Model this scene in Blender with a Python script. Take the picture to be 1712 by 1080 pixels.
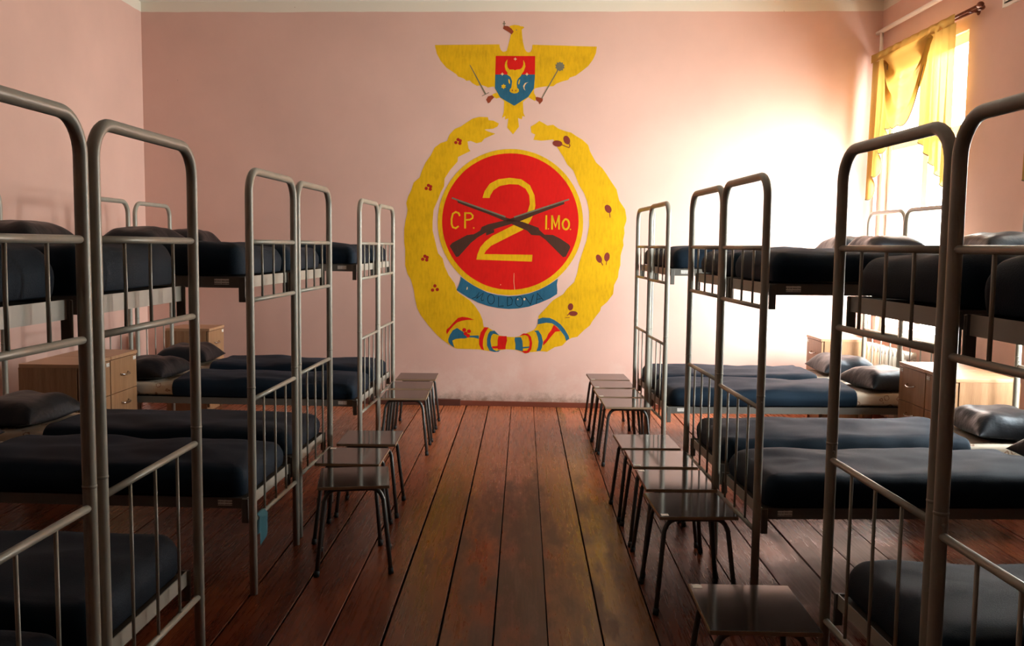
import bpy, bmesh, math, random
from mathutils import Vector, Matrix, noise
from mathutils.geometry import tessellate_polygon

# tuned values
EXPO = 2.42
SKY = 6.0
GLOW, GLOW_POW, GLOW_DIR = 1.8, 4.0, (0.72, -0.58, 0.38)
WALL_PINK = (0.68, 0.458, 0.388)
PAINT_A, PAINT_B, PAINT_C = (0.065, 0.012, 0.006), (0.13, 0.027, 0.009), (0.21, 0.055, 0.016)
PAINT_F = (0.36, 0.11, 0.045)
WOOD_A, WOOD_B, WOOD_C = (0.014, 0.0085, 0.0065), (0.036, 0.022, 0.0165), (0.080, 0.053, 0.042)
TUBE = (0.35, 0.34, 0.285)
NAVY = (0.0020, 0.0036, 0.0068)
SHEEN = 0.03
CURT_T = 0.05

for _o in list(bpy.data.objects):
    bpy.data.objects.remove(_o)
SC = bpy.context.scene
C = SC.collection
PI = math.pi
random.seed(7)

# ------------------------------------------------------------------ camera
cam_d = bpy.data.cameras.new('camera')
cam = bpy.data.objects.new('camera', cam_d)
C.objects.link(cam)
cam_d.sensor_fit = 'HORIZONTAL'
cam_d.sensor_width = 36.0
cam_d.lens = 36.0 * 1516.0 / 1712.0
cam_d.clip_start = 0.05
cam.matrix_world = (Matrix.Translation((0, 0, 1.6)) @ Matrix.Rotation(0.011545, 4, 'Z')
                    @ Matrix.Rotation(PI / 2 - 0.085125, 4, 'X') @ Matrix.Rotation(0.0118, 4, 'Z'))
SC.camera = cam

# ------------------------------------------------------------------ sky, portals, exposure
SC.view_settings.view_transform = 'Standard'
SC.view_settings.look = 'None'
SC.view_settings.gamma = 1.0
SC.view_settings.use_curve_mapping = False
SC.view_settings.exposure = EXPO
SC.cycles.use_denoising = True
SC.cycles.max_bounces = 12
SC.cycles.diffuse_bounces = 8
SC.cycles.glossy_bounces = 4
SC.cycles.transmission_bounces = 6
SC.cycles.transparent_max_bounces = 12
SC.cycles.sample_clamp_indirect = 8.0
SC.cycles.caustics_reflective = False
SC.cycles.caustics_refractive = False

world = bpy.data.worlds.new('overcast_sky')
SC.world = world
world.use_nodes = True
wn = world.node_tree
wn.nodes.clear()
_out = wn.nodes.new('ShaderNodeOutputWorld')
_bg = wn.nodes.new('ShaderNodeBackground')
_tc = wn.nodes.new('ShaderNodeTexCoord')
_sx = wn.nodes.new('ShaderNodeSeparateXYZ')
_rp = wn.nodes.new('ShaderNodeValToRGB')
_rp.color_ramp.elements[0].position = 0.0
_rp.color_ramp.elements[0].color = (1.12, 1.10, 1.06, 1)
_rp.color_ramp.elements[1].position = 1.0
_rp.color_ramp.elements[1].color = (0.95, 0.98, 1.0, 1)
_e = _rp.color_ramp.elements.new(0.5)
_e.color = (1.0, 0.98, 0.95, 1)
_e = _rp.color_ramp.elements.new(0.47)
_e.color = (1.18, 1.15, 1.10, 1)
_ma = wn.nodes.new('ShaderNodeMath')
_ma.operation = 'MULTIPLY_ADD'
_ma.inputs[1].default_value = 0.5
_ma.inputs[2].default_value = 0.5
wn.links.new(_tc.outputs['Generated'], _sx.inputs[0])
wn.links.new(_sx.outputs['Z'], _ma.inputs[0])
wn.links.new(_ma.outputs[0], _rp.inputs[0])
# hazy glow added to the sky beside the windows, brightens the end wall
_dp = wn.nodes.new('ShaderNodeVectorMath')
_dp.operation = 'DOT_PRODUCT'
_dp.inputs[1].default_value = Vector(GLOW_DIR).normalized()
wn.links.new(_tc.outputs['Generated'], _dp.inputs[0])
_mx = wn.nodes.new('ShaderNodeMath')
_mx.operation = 'MAXIMUM'
_mx.inputs[1].default_value = 0.0
wn.links.new(_dp.outputs['Value'], _mx.inputs[0])
_pw = wn.nodes.new('ShaderNodeMath')
_pw.operation = 'POWER'
_pw.inputs[1].default_value = GLOW_POW
wn.links.new(_mx.outputs[0], _pw.inputs[0])
_gl = wn.nodes.new('ShaderNodeVectorMath')
_gl.operation = 'SCALE'
_gl.inputs[0].default_value = (0.97, 0.98, 1.0)
_gk = wn.nodes.new('ShaderNodeMath')
_gk.operation = 'MULTIPLY'
_gk.inputs[1].default_value = GLOW
wn.links.new(_pw.outputs[0], _gk.inputs[0])
wn.links.new(_gk.outputs[0], _gl.inputs['Scale'])
_ad = wn.nodes.new('ShaderNodeVectorMath')
_ad.operation = 'ADD'
wn.links.new(_rp.outputs[0], _ad.inputs[0])
wn.links.new(_gl.outputs[0], _ad.inputs[1])
wn.links.new(_ad.outputs[0], _bg.inputs['Color'])
_bg.inputs['Strength'].default_value = SKY
wn.links.new(_bg.outputs[0], _out.inputs[0])

# room constants
CEIL = 3.95
PINK_TOP = 3.85
def back_y(x): return 8.97 - 0.04 * x
RWX, RWY, RWT = 3.375, 8.835, 0.03
def rw(s, off, z):                       # on the window wall: s metres from the end wall, off metres into the room
    return Vector((RWX + RWT * s - off, RWY - s, z))
WINDOWS = [(0.14, 1.62, 0.82, 3.31), (3.12, 4.20, 0.82, 3.31)]
WALL_T = 0.16

for (s0, s1, z0, z1) in WINDOWS:         # light portals in the window openings
    ld = bpy.data.lights.new('window_portal', 'AREA')
    ld.shape = 'RECTANGLE'
    ld.size = s1 - s0
    ld.size_y = z1 - z0
    ld.cycles.is_portal = True
    lo = bpy.data.objects.new('window_portal', ld)
    C.objects.link(lo)
    lo.location = rw((s0 + s1) / 2, -0.155, (z0 + z1) / 2)
    lo.rotation_euler = (0, PI / 2, 0)   # shines towards -X
    lo.matrix_world = Matrix.Translation(lo.location) @ Matrix(((0, 0, 1, 0), (1, 0, 0, 0), (0, 1, 0, 0), (0, 0, 0, 1)))

# ------------------------------------------------------------------ helpers
def tag(o, label=None, cat=None, group=None, kind=None):
    if label: o['label'] = label
    if cat: o['category'] = cat
    if group: o['group'] = group
    if kind: o['kind'] = kind
    return o

def thing(name, label, cat, loc=(0, 0, 0), rz=0.0, group=None):
    o = bpy.data.objects.new(name, None)
    C.objects.link(o)
    o.empty_display_size = 0.1
    o.location = loc
    o.rotation_euler = (0, 0, rz)
    return tag(o, label, cat, group)

class MB:
    def __init__(self):
        self.bm = bmesh.new()
    def box(self, c, s, bev=0.0, M=None, seg=2):
        r = bmesh.ops.create_cube(self.bm, size=1.0)
        vs = r['verts']
        for v in vs:
            v.co = Vector((v.co.x * s[0] + c[0], v.co.y * s[1] + c[1], v.co.z * s[2] + c[2]))
        if bev > 0:
            es = list({e for v in vs for e in v.link_edges})
            g = bmesh.ops.bevel(self.bm, geom=es, offset=bev, segments=seg, affect='EDGES', profile=0.5)
            vs = list({v for f in g['faces'] for v in f.verts} | {v for v in vs if v.is_valid})
        if M is not None:
            for v in vs:
                if v.is_valid: v.co = M @ v.co
        return self
    def hexa(self, pts):                 # 8 points: bottom ring of four, top ring of four
        v = [self.bm.verts.new(p) for p in pts]
        for f in ((3, 2, 1, 0), (4, 5, 6, 7), (0, 1, 5, 4), (1, 2, 6, 5), (2, 3, 7, 6), (3, 0, 4, 7)):
            self.bm.faces.new([v[i] for i in f])
        return self
    def tube(self, pts, r, n=12, caps=True, radii=None):
        pts = [Vector(p) for p in pts]
        t0 = (pts[1] - pts[0]).normalized()
        up = Vector((0, 0, 1)) if abs(t0.z) < 0.9 else Vector((1, 0, 0))
        a = t0.cross(up).normalized()
        rings = []
        for i, p in enumerate(pts):
            if i == 0: t = t0
            elif i == len(pts) - 1: t = (pts[i] - pts[i - 1]).normalized()
            else: t = ((pts[i + 1] - p).normalized() + (p - pts[i - 1]).normalized()).normalized()
            a = (a - t * a.dot(t)).normalized()
            b = t.cross(a)
            rr = radii[i] if radii else r
            rings.append([self.bm.verts.new(p + (a * math.cos(2 * PI * k / n) + b * math.sin(2 * PI * k / n)) * rr) for k in range(n)])
        for q0, q1 in zip(rings, rings[1:]):
            for k in range(n):
                f = self.bm.faces.new((q0[k], q0[(k + 1) % n], q1[(k + 1) % n], q1[k]))
                f.smooth = True
        if caps:
            self.bm.faces.new(rings[0][::-1])
            self.bm.faces.new(rings[-1])
        return self
    def ball(self, c, r, sz=1.0, n=12):
        g = bmesh.ops.create_uvsphere(self.bm, u_segments=n, v_segments=max(6, n // 2), radius=r)
        for v in g['verts']:
            v.co = Vector((v.co.x + c[0], v.co.y + c[1], v.co.z * sz + c[2]))
            for f in v.link_faces: f.smooth = True
        return self
    def grid(self, rows, close_u=False, smooth=True):
        V = [[self.bm.verts.new(p) for p in r] for r in rows]
        m = len(V[0])
        for i in range(len(V) - 1):
            for j in range(m if close_u else m - 1):
                q = [V[i][j], V[i][(j + 1) % m], V[i + 1][(j + 1) % m], V[i + 1][j]]
                q = list(dict.fromkeys(q))
                if len(q) > 2:
                    f = self.bm.faces.new(q)
                    f.smooth = smooth
        return V
    def poly(self, pts, thick=None):
        vs = [self.bm.verts.new(p) for p in pts]
        f = self.bm.faces.new(vs)
        if thick is not None:
            g = bmesh.ops.extrude_face_region(self.bm, geom=[f])
            for v in g['geom']:
                if isinstance(v, bmesh.types.BMVert): v.co += Vector(thick)
        return self
    def build(self, name, m, parent=None, weld=0.0, tri=False):
        if weld: bmesh.ops.remove_doubles(self.bm, verts=self.bm.verts, dist=weld)
        if tri: bmesh.ops.triangulate(self.bm, faces=self.bm.faces[:])
        bmesh.ops.recalc_face_normals(self.bm, faces=self.bm.faces)
        me = bpy.data.meshes.new(name)
        self.bm.to_mesh(me)
        self.bm.free()
        o = bpy.data.objects.new(name, me)
        C.objects.link(o)
        if m is not None: me.materials.append(m)
        if parent is not None: o.parent = parent
        return o

def copy_tree(o, parent=None):
    c = o.copy()
    C.objects.link(c)
    c.parent = parent
    for ch in list(o.children):
        copy_tree(ch, c)
    return c

def arc(c, r, a0, a1, n, plane='yz', x=0.0):
    o = []
    for i in range(n + 1):
        a = a0 + (a1 - a0) * i / n
        u, v = c[0] + r * math.cos(a), c[1] + r * math.sin(a)
        o.append((x, u, v) if plane == 'yz' else (u, x, v))
    return o

# ------------------------------------------------------------------ materials
def mat(name, col=(0.5, 0.5, 0.5), rough=0.5, metal=0.0, spec=0.5, sheen=0.0):
    m = bpy.data.materials.new(name)
    m.use_nodes = True
    b = m.node_tree.nodes['Principled BSDF']
    b.inputs['Base Color'].default_value = (*col, 1)
    b.inputs['Roughness'].default_value = rough
    b.inputs['Metallic'].default_value = metal
    b.inputs['Specular IOR Level'].default_value = spec
    if sheen:
        b.inputs['Sheen Weight'].default_value = sheen
        b.inputs['Sheen Roughness'].default_value = 0.5
    return m

class NT:
    def __init__(self, m):
        self.t = m.node_tree
        self.b = self.t.nodes['Principled BSDF']
    def n(self, kind, **kw):
        nd = self.t.nodes.new('ShaderNode' + kind)
        for k, v in kw.items():
            if k.startswith('i_'): nd.inputs[int(k[2:])].default_value = v
            else: setattr(nd, k, v)
        return nd
    def l(self, a, b):
        self.t.links.new(a, b)
    def obj(self, scale=(1, 1, 1)):
        tc = self.n('TexCoord')
        mp = self.n('Mapping')
        mp.inputs['Scale'].default_value = scale
        self.l(tc.outputs['Object'], mp.inputs[0])
        return mp.outputs[0]
    def noise(self, vec, scale, detail=4.0, rough=0.55):
        nd = self.n('TexNoise')
        nd.inputs['Scale'].default_value = scale
        nd.inputs['Detail'].default_value = detail
        nd.inputs['Roughness'].default_value = rough
        self.l(vec, nd.inputs['Vector'])
        return nd.outputs['Fac']
    def ramp(self, fac, stops):
        r = self.n('ValToRGB')
        e = r.color_ramp.elements
        e[0].position, e[0].color = stops[0][0], (*stops[0][1], 1)
        e[1].position, e[1].color = stops[-1][0], (*stops[-1][1], 1)
        for p, c in stops[1:-1]:
            x = e.new(p)
            x.color = (*c, 1)
        self.l(fac, r.inputs[0])
        return r.outputs[0]
    def mix(self, fac, a, b, mode='MIX'):
        m = self.n('Mix', data_type='RGBA', blend_type=mode)
        for sock, v in ((m.inputs[0], fac), (m.inputs[6], a), (m.inputs[7], b)):
            if isinstance(v, (int, float)): sock.default_value = v
            elif isinstance(v, tuple): sock.default_value = (*v, 1)
            else: self.l(v, sock)
        return m.outputs[2]
    def math(self, op, a, b=0.0, c=None, clamp=False):
        m = self.n('Math', operation=op, use_clamp=clamp)
        for i, v in enumerate((a, b, c)):
            if v is None: continue
            if isinstance(v, (int, float)): m.inputs[i].default_value = v
            else: self.l(v, m.inputs[i])
        return m.outputs[0]
    def sep(self, vec):
        s = self.n('SeparateXYZ')
        self.l(vec, s.inputs[0])
        return s.outputs
    def bump(self, h, strength=0.2, dist=0.01):
        b = self.n('Bump')
        b.inputs['Strength'].default_value = strength
        b.inputs['Distance'].default_value = dist
        self.l(h, b.inputs['Height'])
        self.l(b.outputs[0], self.b.inputs['Normal'])
    def color(self, s): self.l(s, self.b.inputs['Base Color'])
    def rough(self, s): self.l(s, self.b.inputs['Roughness'])

M = {}
def wall_material(name, grime):
    m = mat(name, WALL_PINK, 0.75, spec=0.2)
    t = NT(m)
    v = t.obj()
    n1 = t.noise(v, 1.3, 5)
    n2 = t.noise(v, 14.0, 6, 0.7)
    k = WALL_PINK
    base = t.ramp(n1, [(0.3, tuple(c * 0.93 for c in k)), (0.7, tuple(min(1, c * 1.05) for c in k))])
    z = t.sep(v)[2]
    # white-painted band under the ceiling
    band = t.math('GREATER_THAN', t.math('MULTIPLY_ADD', t.noise(v, 2.5, 3), 0.02, z), PINK_TOP + 0.01)
    col = t.mix(band, base, (0.74, 0.70, 0.60))
    if grime:                            # scuffed, chipped plaster low on the end wall
        low = t.math('SUBTRACT', 1.0, t.math('DIVIDE', z, 0.85), clamp=True)
        sc = t.math('MULTIPLY', low, t.noise(v, 5.0, 8, 0.75))
        pale = t.math('MULTIPLY', t.math('SUBTRACT', sc, 0.26, clamp=True), 2.2, clamp=True)
        col = t.mix(pale, col, (0.78, 0.68, 0.60))
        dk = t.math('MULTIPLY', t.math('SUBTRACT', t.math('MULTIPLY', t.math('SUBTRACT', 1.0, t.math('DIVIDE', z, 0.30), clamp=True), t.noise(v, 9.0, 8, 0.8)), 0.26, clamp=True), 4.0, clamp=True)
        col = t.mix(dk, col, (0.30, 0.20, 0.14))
        spots = t.math('GREATER_THAN', t.noise(v, 21.0, 2, 0.4), 0.80)
        col = t.mix(t.math('MULTIPLY', spots, 0.6), col, (0.42, 0.27, 0.22))
    t.color(col)
    t.bump(n2, 0.12, 0.006)
    return m
M['wall'] = wall_material('pink_wall_paint', False)
M['wall_end'] = wall_material('pink_end_wall_paint', True)
M['ceiling'] = mat('white_ceiling_paint', (0.78, 0.76, 0.70), 0.8, spec=0.2)

def floor_material():
    m = mat('worn_red_floorboards', (0.2, 0.06, 0.03), 0.4, spec=0.30)
    t = NT(m)
    v = t.obj()
    at = t.n('Attribute', attribute_name='board')
    rnd = at.outputs['Fac']
    x, y, z = t.sep(v)[:3]
    off = t.n('CombineXYZ')
    t.l(t.math('MULTIPLY', rnd, 37.0), off.inputs[0])
    t.l(t.math('MULTIPLY', rnd, 91.0), off.inputs[1])
    va = t.n('VectorMath', operation='ADD')
    t.l(v, va.inputs[0])
    t.l(off.outputs[0], va.inputs[1])
    mp = t.n('Mapping')
    mp.inputs['Scale'].default_value = (1.0, 0.035, 1.0)
    t.l(va.outputs[0], mp.inputs[0])
    grain = t.noise(mp.outputs[0], 55.0, 6, 0.65)
    mp2 = t.n('Mapping')
    mp2.inputs['Scale'].default_value = (1.0, 0.22, 1.0)
    t.l(va.outputs[0], mp2.inputs[0])
    rings = t.n('TexWave', wave_type='RINGS', rings_direction='Z')
    rings.inputs['Scale'].default_value = 2.2
    rings.inputs['Distortion'].default_value = 9.0
    rings.inputs['Detail'].default_value = 3.0
    t.l(mp2.outputs[0], rings.inputs['Vector'])
    # where the paint has been walked off: the aisle, and the boards in front of the window-side beds
    patch = t.noise(mp2.outputs[0], 7.0, 9, 0.70)
    aisle = t.math('SUBTRACT', 1.0, t.math('DIVIDE', t.math('ABSOLUTE', t.math('SUBTRACT', x, 0.02)), 0.95), clamp=True)
    near = t.math('SUBTRACT', 1.0, t.math('MULTIPLY', t.math('SUBTRACT', y, 5.6), 0.42, clamp=True))
    aisle = t.math('MULTIPLY', aisle, near)
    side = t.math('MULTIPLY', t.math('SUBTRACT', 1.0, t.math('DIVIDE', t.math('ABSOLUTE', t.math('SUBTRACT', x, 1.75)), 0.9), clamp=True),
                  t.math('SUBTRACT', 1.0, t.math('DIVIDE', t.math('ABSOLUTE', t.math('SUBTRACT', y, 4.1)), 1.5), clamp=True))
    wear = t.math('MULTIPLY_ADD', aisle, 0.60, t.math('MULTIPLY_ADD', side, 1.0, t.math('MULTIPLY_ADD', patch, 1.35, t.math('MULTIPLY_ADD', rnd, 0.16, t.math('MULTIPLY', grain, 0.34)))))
    bare = t.math('MULTIPLY', t.math('SUBTRACT', wear, 1.28, clamp=True), 5.0, clamp=True)
    paint = t.ramp(t.noise(mp2.outputs[0], 5.0, 5), [(0.3, PAINT_A), (0.55, PAINT_B), (0.75, PAINT_C)])
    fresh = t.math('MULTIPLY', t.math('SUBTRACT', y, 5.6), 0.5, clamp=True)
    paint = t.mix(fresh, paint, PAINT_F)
    ochre = t.math('MULTIPLY', t.math('GREATER_THAN', rnd, 0.93), t.math('GREATER_THAN', t.noise(mp2.outputs[0], 2.0, 4), 0.40))
    paint = t.mix(t.math('MULTIPLY', ochre, 0.8), paint, (0.16, 0.068, 0.016))
    paint = t.mix(t.math('MULTIPLY', grain, 0.22), paint, (0.05, 0.02, 0.012))
    wood = t.ramp(t.math('MULTIPLY_ADD', rings.outputs['Fac'], 0.22, t.math('MULTIPLY', grain, 0.78)), [(0.36, WOOD_A), (0.50, WOOD_B), (0.66, WOOD_C)])
    wood = t.mix(t.ramp(patch, [(0.42, (0, 0, 0)), (0.62, (1, 1, 1))]), wood, t.mix(grain, (0.020, 0.011, 0.007), (0.105, 0.050, 0.033)))
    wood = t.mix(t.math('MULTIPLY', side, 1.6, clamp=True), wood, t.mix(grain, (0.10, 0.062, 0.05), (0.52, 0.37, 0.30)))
    brt = t.math('MULTIPLY_ADD', rnd, 0.4, t.math('MULTIPLY_ADD', grain, 1.3, 0.13))
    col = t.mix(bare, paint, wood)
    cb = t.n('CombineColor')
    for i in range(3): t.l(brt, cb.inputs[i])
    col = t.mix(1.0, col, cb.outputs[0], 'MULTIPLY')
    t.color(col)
    t.rough(t.math('MULTIPLY_ADD', bare, 0.20, t.math('MULTIPLY_ADD', grain, 0.20, 0.18)))
    t.bump(t.math('MULTIPLY_ADD', bare, -0.4, t.math('ADD', grain, t.math('MULTIPLY', rings.outputs['Fac'], 0.12))), 0.08, 0.003)
    return m
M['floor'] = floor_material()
M['subfloor'] = mat('dark_gap_under_boards', (0.012, 0.008, 0.006), 0.9, spec=0.1)

def tube_material():
    m = mat('silver_grey_tube_paint', TUBE, 0.34, 0.10, 0.5)
    t = NT(m)
    v = t.obj()
    n = t.noise(v, 9.0, 5, 0.6)
    t.color(t.ramp(n, [(0.25, tuple(c * 0.86 for c in TUBE)), (0.75, tuple(c * 1.08 for c in TUBE))]))
    chip = t.noise(v, 60.0, 3, 0.5)
    t.rough(t.math('MULTIPLY_ADD', chip, 0.2, 0.26))
    return m
M['tube'] = tube_material()
M['rail'] = mat('grey_channel_paint', (0.38, 0.37, 0.32), 0.42, 0.1)
M['side_rail'] = mat('shaded_channel_grey', (0.125, 0.12, 0.105), 0.5, 0.1)  # channel grey darkened: shade on side rails and brackets put into the colour
M['bolt'] = mat('bright_bolt', (0.6, 0.58, 0.52), 0.3, 0.8)
M['deck'] = mat('dark_bed_deck', (0.035, 0.028, 0.022), 0.8)

def blanket_material():
    m = mat('navy_wool_blanket', NAVY, 0.70, spec=0.32, sheen=SHEEN)
    t = NT(m)
    v = t.obj()
    f = t.noise(v, 260.0, 3, 0.7)
    g = t.noise(v, 3.0, 4)
    t.color(t.mix(t.math('MULTIPLY', f, 0.6), t.ramp(g, [(0.3, tuple(c * 0.8 for c in NAVY)), (0.7, tuple(c * 1.25 for c in NAVY))]), tuple(c * 1.6 for c in NAVY)))
    m.node_tree.nodes['Principled BSDF'].inputs['Sheen Tint'].default_value = (0.55, 0.72, 1.0, 1)
    m.node_tree.nodes['Principled BSDF'].inputs['Specular Tint'].default_value = (0.38, 0.68, 1.0, 1)
    t.bump(f, 0.5, 0.003)
    return m
M['blanket'] = blanket_material()
def pillow_material():
    m = mat('black_cotton_pillowcase', (0.009, 0.0085, 0.010), 0.40, spec=0.25, sheen=0.02)
    m.node_tree.nodes['Principled BSDF'].inputs['Specular Tint'].default_value = (0.62, 0.82, 1.0, 1)
    t = NT(m)
    t.bump(t.noise(t.obj((1, 1.3, 1)), 11.0, 5), 0.45, 0.012)
    return m
M['pillow'] = pillow_material()
def sheet_material():
    m = mat('flowered_sheet', (0.62, 0.54, 0.42), 0.85, spec=0.2)
    t = NT(m)
    v = t.obj()
    vo = t.n('TexVoronoi')
    vo.inputs['Scale'].default_value = 14.0
    t.l(v, vo.inputs['Vector'])
    k = t.math('LESS_THAN', t.math('ABSOLUTE', t.math('SUBTRACT', vo.outputs['Distance'], t.math('MULTIPLY', t.noise(v, 30.0, 3), 0.5))), 0.05)
    t.color(t.mix(k, (0.64, 0.57, 0.46), (0.36, 0.24, 0.17)))
    return m
M['sheet'] = sheet_material()

def wood_material(name, a, b, c, rough=0.45, ax=2):
    m = mat(name, b, rough)
    t = NT(m)
    s = [22.0, 22.0, 22.0]
    s[ax] = 1.6
    v = t.obj(tuple(s))
    g = t.noise(v, 1.6, 6, 0.6)
    h = t.noise(v, 9.0, 4, 0.6)
    t.color(t.ramp(t.math('MULTIPLY_ADD', h, 0.35, t.math('MULTIPLY', g, 0.65)), [(0.3, a), (0.5, b), (0.72, c)]))
    return m
M['oak'] = wood_material('oak_laminate', (0.23, 0.115, 0.055), (0.32, 0.175, 0.086), (0.42, 0.25, 0.135), 0.42)
M['oak_top'] = wood_material('oak_laminate_top', (0.36, 0.19, 0.10), (0.45, 0.26, 0.14), (0.52, 0.33, 0.19), 0.38, 0)
M['dark_line'] = mat('cabinet_shadow_gap', (0.03, 0.02, 0.015), 0.8)
M['chrome'] = mat('chrome_handle', (0.75, 0.74, 0.72), 0.18, 1.0)
M['seat'] = wood_material('brown_laminate_stool_top', (0.012, 0.007, 0.005), (0.016, 0.009, 0.006), (0.022, 0.012, 0.008), 0.085, 1)
M['seat'].node_tree.nodes['Principled BSDF'].inputs['Specular IOR Level'].default_value = 0.27
M['seat_edge'] = mat('chipboard_edge', (0.30, 0.20, 0.12), 0.7)
M['stool_leg'] = mat('dark_grey_stool_tube', (0.075, 0.075, 0.07), 0.32, 0.4)
M['rubber'] = mat('black_rubber', (0.012, 0.012, 0.012), 0.7)

def label_material():
    m = mat('paper_inventory_label', (0.62, 0.60, 0.55), 0.6)
    t = NT(m)
    v = t.obj()
    z = t.sep(v)[2]
    w = t.math('GREATER_THAN', t.math('SINE', t.math('MULTIPLY', z, 560.0)), 0.35)
    k = t.math('GREATER_THAN', t.noise(t.obj((300, 300, 20)), 1.0, 2), 0.44)
    t.color(t.mix(t.math('MULTIPLY', w, k), (0.85, 0.83, 0.77), (0.20, 0.19, 0.17)))
    return m
M['label'] = label_material()
M['sticker'] = mat('white_paper_sticker', (0.72, 0.68, 0.60), 0.6)
M['white_paint'] = mat('white_gloss_paint', (0.80, 0.78, 0.72), 0.35)
M['trim'] = mat('red_brown_skirting', (0.20, 0.055, 0.03), 0.5)
M['trim_dark'] = mat('dark_brown_skirting', (0.09, 0.03, 0.02), 0.5)
M['rod'] = mat('varnished_brown_rod', (0.20, 0.05, 0.02), 0.3)
M['hem'] = mat('dark_hem_piping', (0.10, 0.08, 0.05), 0.8)
M['teal'] = mat('teal_cotton', (0.04, 0.15, 0.19), 0.9)
M['vent_dark'] = mat('vent_dark', (0.10, 0.085, 0.06), 0.7)

def curtain_material():
    m = bpy.data.materials.new('yellow_sheer_curtain')
    m.use_nodes = True
    nt = m.node_tree
    nt.nodes.clear()
    o = nt.nodes.new('ShaderNodeOutputMaterial')
    d = nt.nodes.new('ShaderNodeBsdfDiffuse')
    tr = nt.nodes.new('ShaderNodeBsdfTranslucent')
    tp = nt.nodes.new('ShaderNodeBsdfTransparent')
    d.inputs[0].default_value = (0.62, 0.40, 0.12, 1)
    tr.inputs[0].default_value = (0.20, 0.112, 0.026, 1)
    tp.inputs[0].default_value = (0.90, 0.72, 0.40, 1)
    a = nt.nodes.new('ShaderNodeMixShader')
    a.inputs[0].default_value = 0.5
    b = nt.nodes.new('ShaderNodeMixShader')
    b.inputs[0].default_value = CURT_T
    nt.links.new(d.outputs[0], a.inputs[1])
    nt.links.new(tr.outputs[0], a.inputs[2])
    nt.links.new(a.outputs[0], b.inputs[1])
    nt.links.new(tp.outputs[0], b.inputs[2])
    nt.links.new(b.outputs[0], o.inputs[0])
    return m
M['curtain'] = curtain_material()

def glass_material():
    m = bpy.data.materials.new('window_glass')
    m.use_nodes = True
    nt = m.node_tree
    nt.nodes.clear()
    o = nt.nodes.new('ShaderNodeOutputMaterial')
    tp = nt.nodes.new('ShaderNodeBsdfTransparent')
    tp.inputs[0].default_value = (0.96, 0.97, 0.96, 1)
    g = nt.nodes.new('ShaderNodeBsdfGlossy')
    g.inputs['Roughness'].default_value = 0.02
    mx = nt.nodes.new('ShaderNodeMixShader')
    mx.inputs[0].default_value = 0.04
    nt.links.new(tp.outputs[0], mx.inputs[1])
    nt.links.new(g.outputs[0], mx.inputs[2])
    nt.links.new(mx.outputs[0], o.inputs[0])
    return m
M['glass'] = glass_material()

def paint_material(name, col, streak=0.12, rough=0.55):
    m = mat(name, col, rough, spec=0.15)
    t = NT(m)
    v = t.obj()
    a = t.noise(v, 4.0, 6, 0.65)
    b = t.noise(t.obj((30, 1, 7)), 1.5, 4, 0.6)
    f = t.math('MULTIPLY_ADD', b, 0.5, t.math('MULTIPLY', a, 0.5))
    t.color(t.ramp(f, [(0.3, tuple(c * (1 - streak * 1.6) for c in col)), (0.5, col), (0.7, tuple(min(1, c * (1 + streak)) for c in col))]))
    return m
M['mural_yellow'] = paint_material('mural_yellow_paint', (0.68, 0.40, 0.006), 0.16)
M['mural_red'] = paint_material('mural_red_paint', (0.60, 0.010, 0.007), 0.10)
M['mural_blue'] = paint_material('mural_blue_paint', (0.025, 0.12, 0.20), 0.15)
M['mural_grey'] = paint_material('mural_grey_paint', (0.16, 0.15, 0.10))
M['mural_brown'] = paint_material('mural_brown_paint', (0.26, 0.05, 0.02))
M['mural_brown_dark'] = paint_material('mural_dark_brown_paint', (0.065, 0.028, 0.018))
M['mural_maroon'] = paint_material('mural_maroon_paint', (0.20, 0.035, 0.025))
M['mural_berry'] = paint_material('mural_berry_paint', (0.36, 0.02, 0.012))
M['mural_pale'] = paint_material('mural_pale_paint', (0.75, 0.52, 0.26))
M['mural_ink'] = paint_material('mural_ink_paint', (0.006, 0.022, 0.035))

# ------------------------------------------------------------------ the room
def struct(o):
    o['kind'] = 'structure'
    return o

FX0, FX1, FY0 = -3.80, 4.2, -6.0
def build_floor():
    mb = MB()
    lay = mb.bm.faces.layers.float.new('board')
    w = 0.2245
    x = -0.102 - w * 17
    while x < FX1 + 0.2:
        rnd = 0.98 if 0.30 < x < 0.36 else 0.35 if abs(x + 0.102) < 0.02 else random.uniform(0.05, 0.9)
        dz = random.uniform(-0.0015, 0.0)
        wob = [random.uniform(-0.003, 0.003) for _ in range(4)]
        g = random.uniform(0.0022, 0.0050)
        a, b = x + g, x + w - g
        if b > FX0 - 0.1:
            n0 = len(mb.bm.faces)
            mb.hexa([(a + wob[0], FY0, -0.03), (b + wob[1], FY0, -0.03), (b + wob[2], 9.25, -0.03), (a + wob[3], 9.25, -0.03),
                     (a + wob[0], FY0, dz), (b + wob[1], FY0, dz), (b + wob[2], 9.25, dz), (a + wob[3], 9.25, dz)])
            mb.bm.faces.ensure_lookup_table()
            for f in mb.bm.faces[n0:]: f[lay] = rnd
        x += w
    bmesh.ops.bevel(mb.bm, geom=[e for e in mb.bm.edges if all(v.co.z > -0.01 for v in e.verts)], offset=0.0012, segments=1, affect='EDGES')
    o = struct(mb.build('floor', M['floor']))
    s = MB()
    s.box(((FX0 + FX1) / 2, (FY0 + 9.25) / 2, -0.05), (FX1 - FX0 + 0.6, 9.25 - FY0, 0.03))
    s.build('subfloor', M['subfloor'], o)
build_floor()

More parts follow.
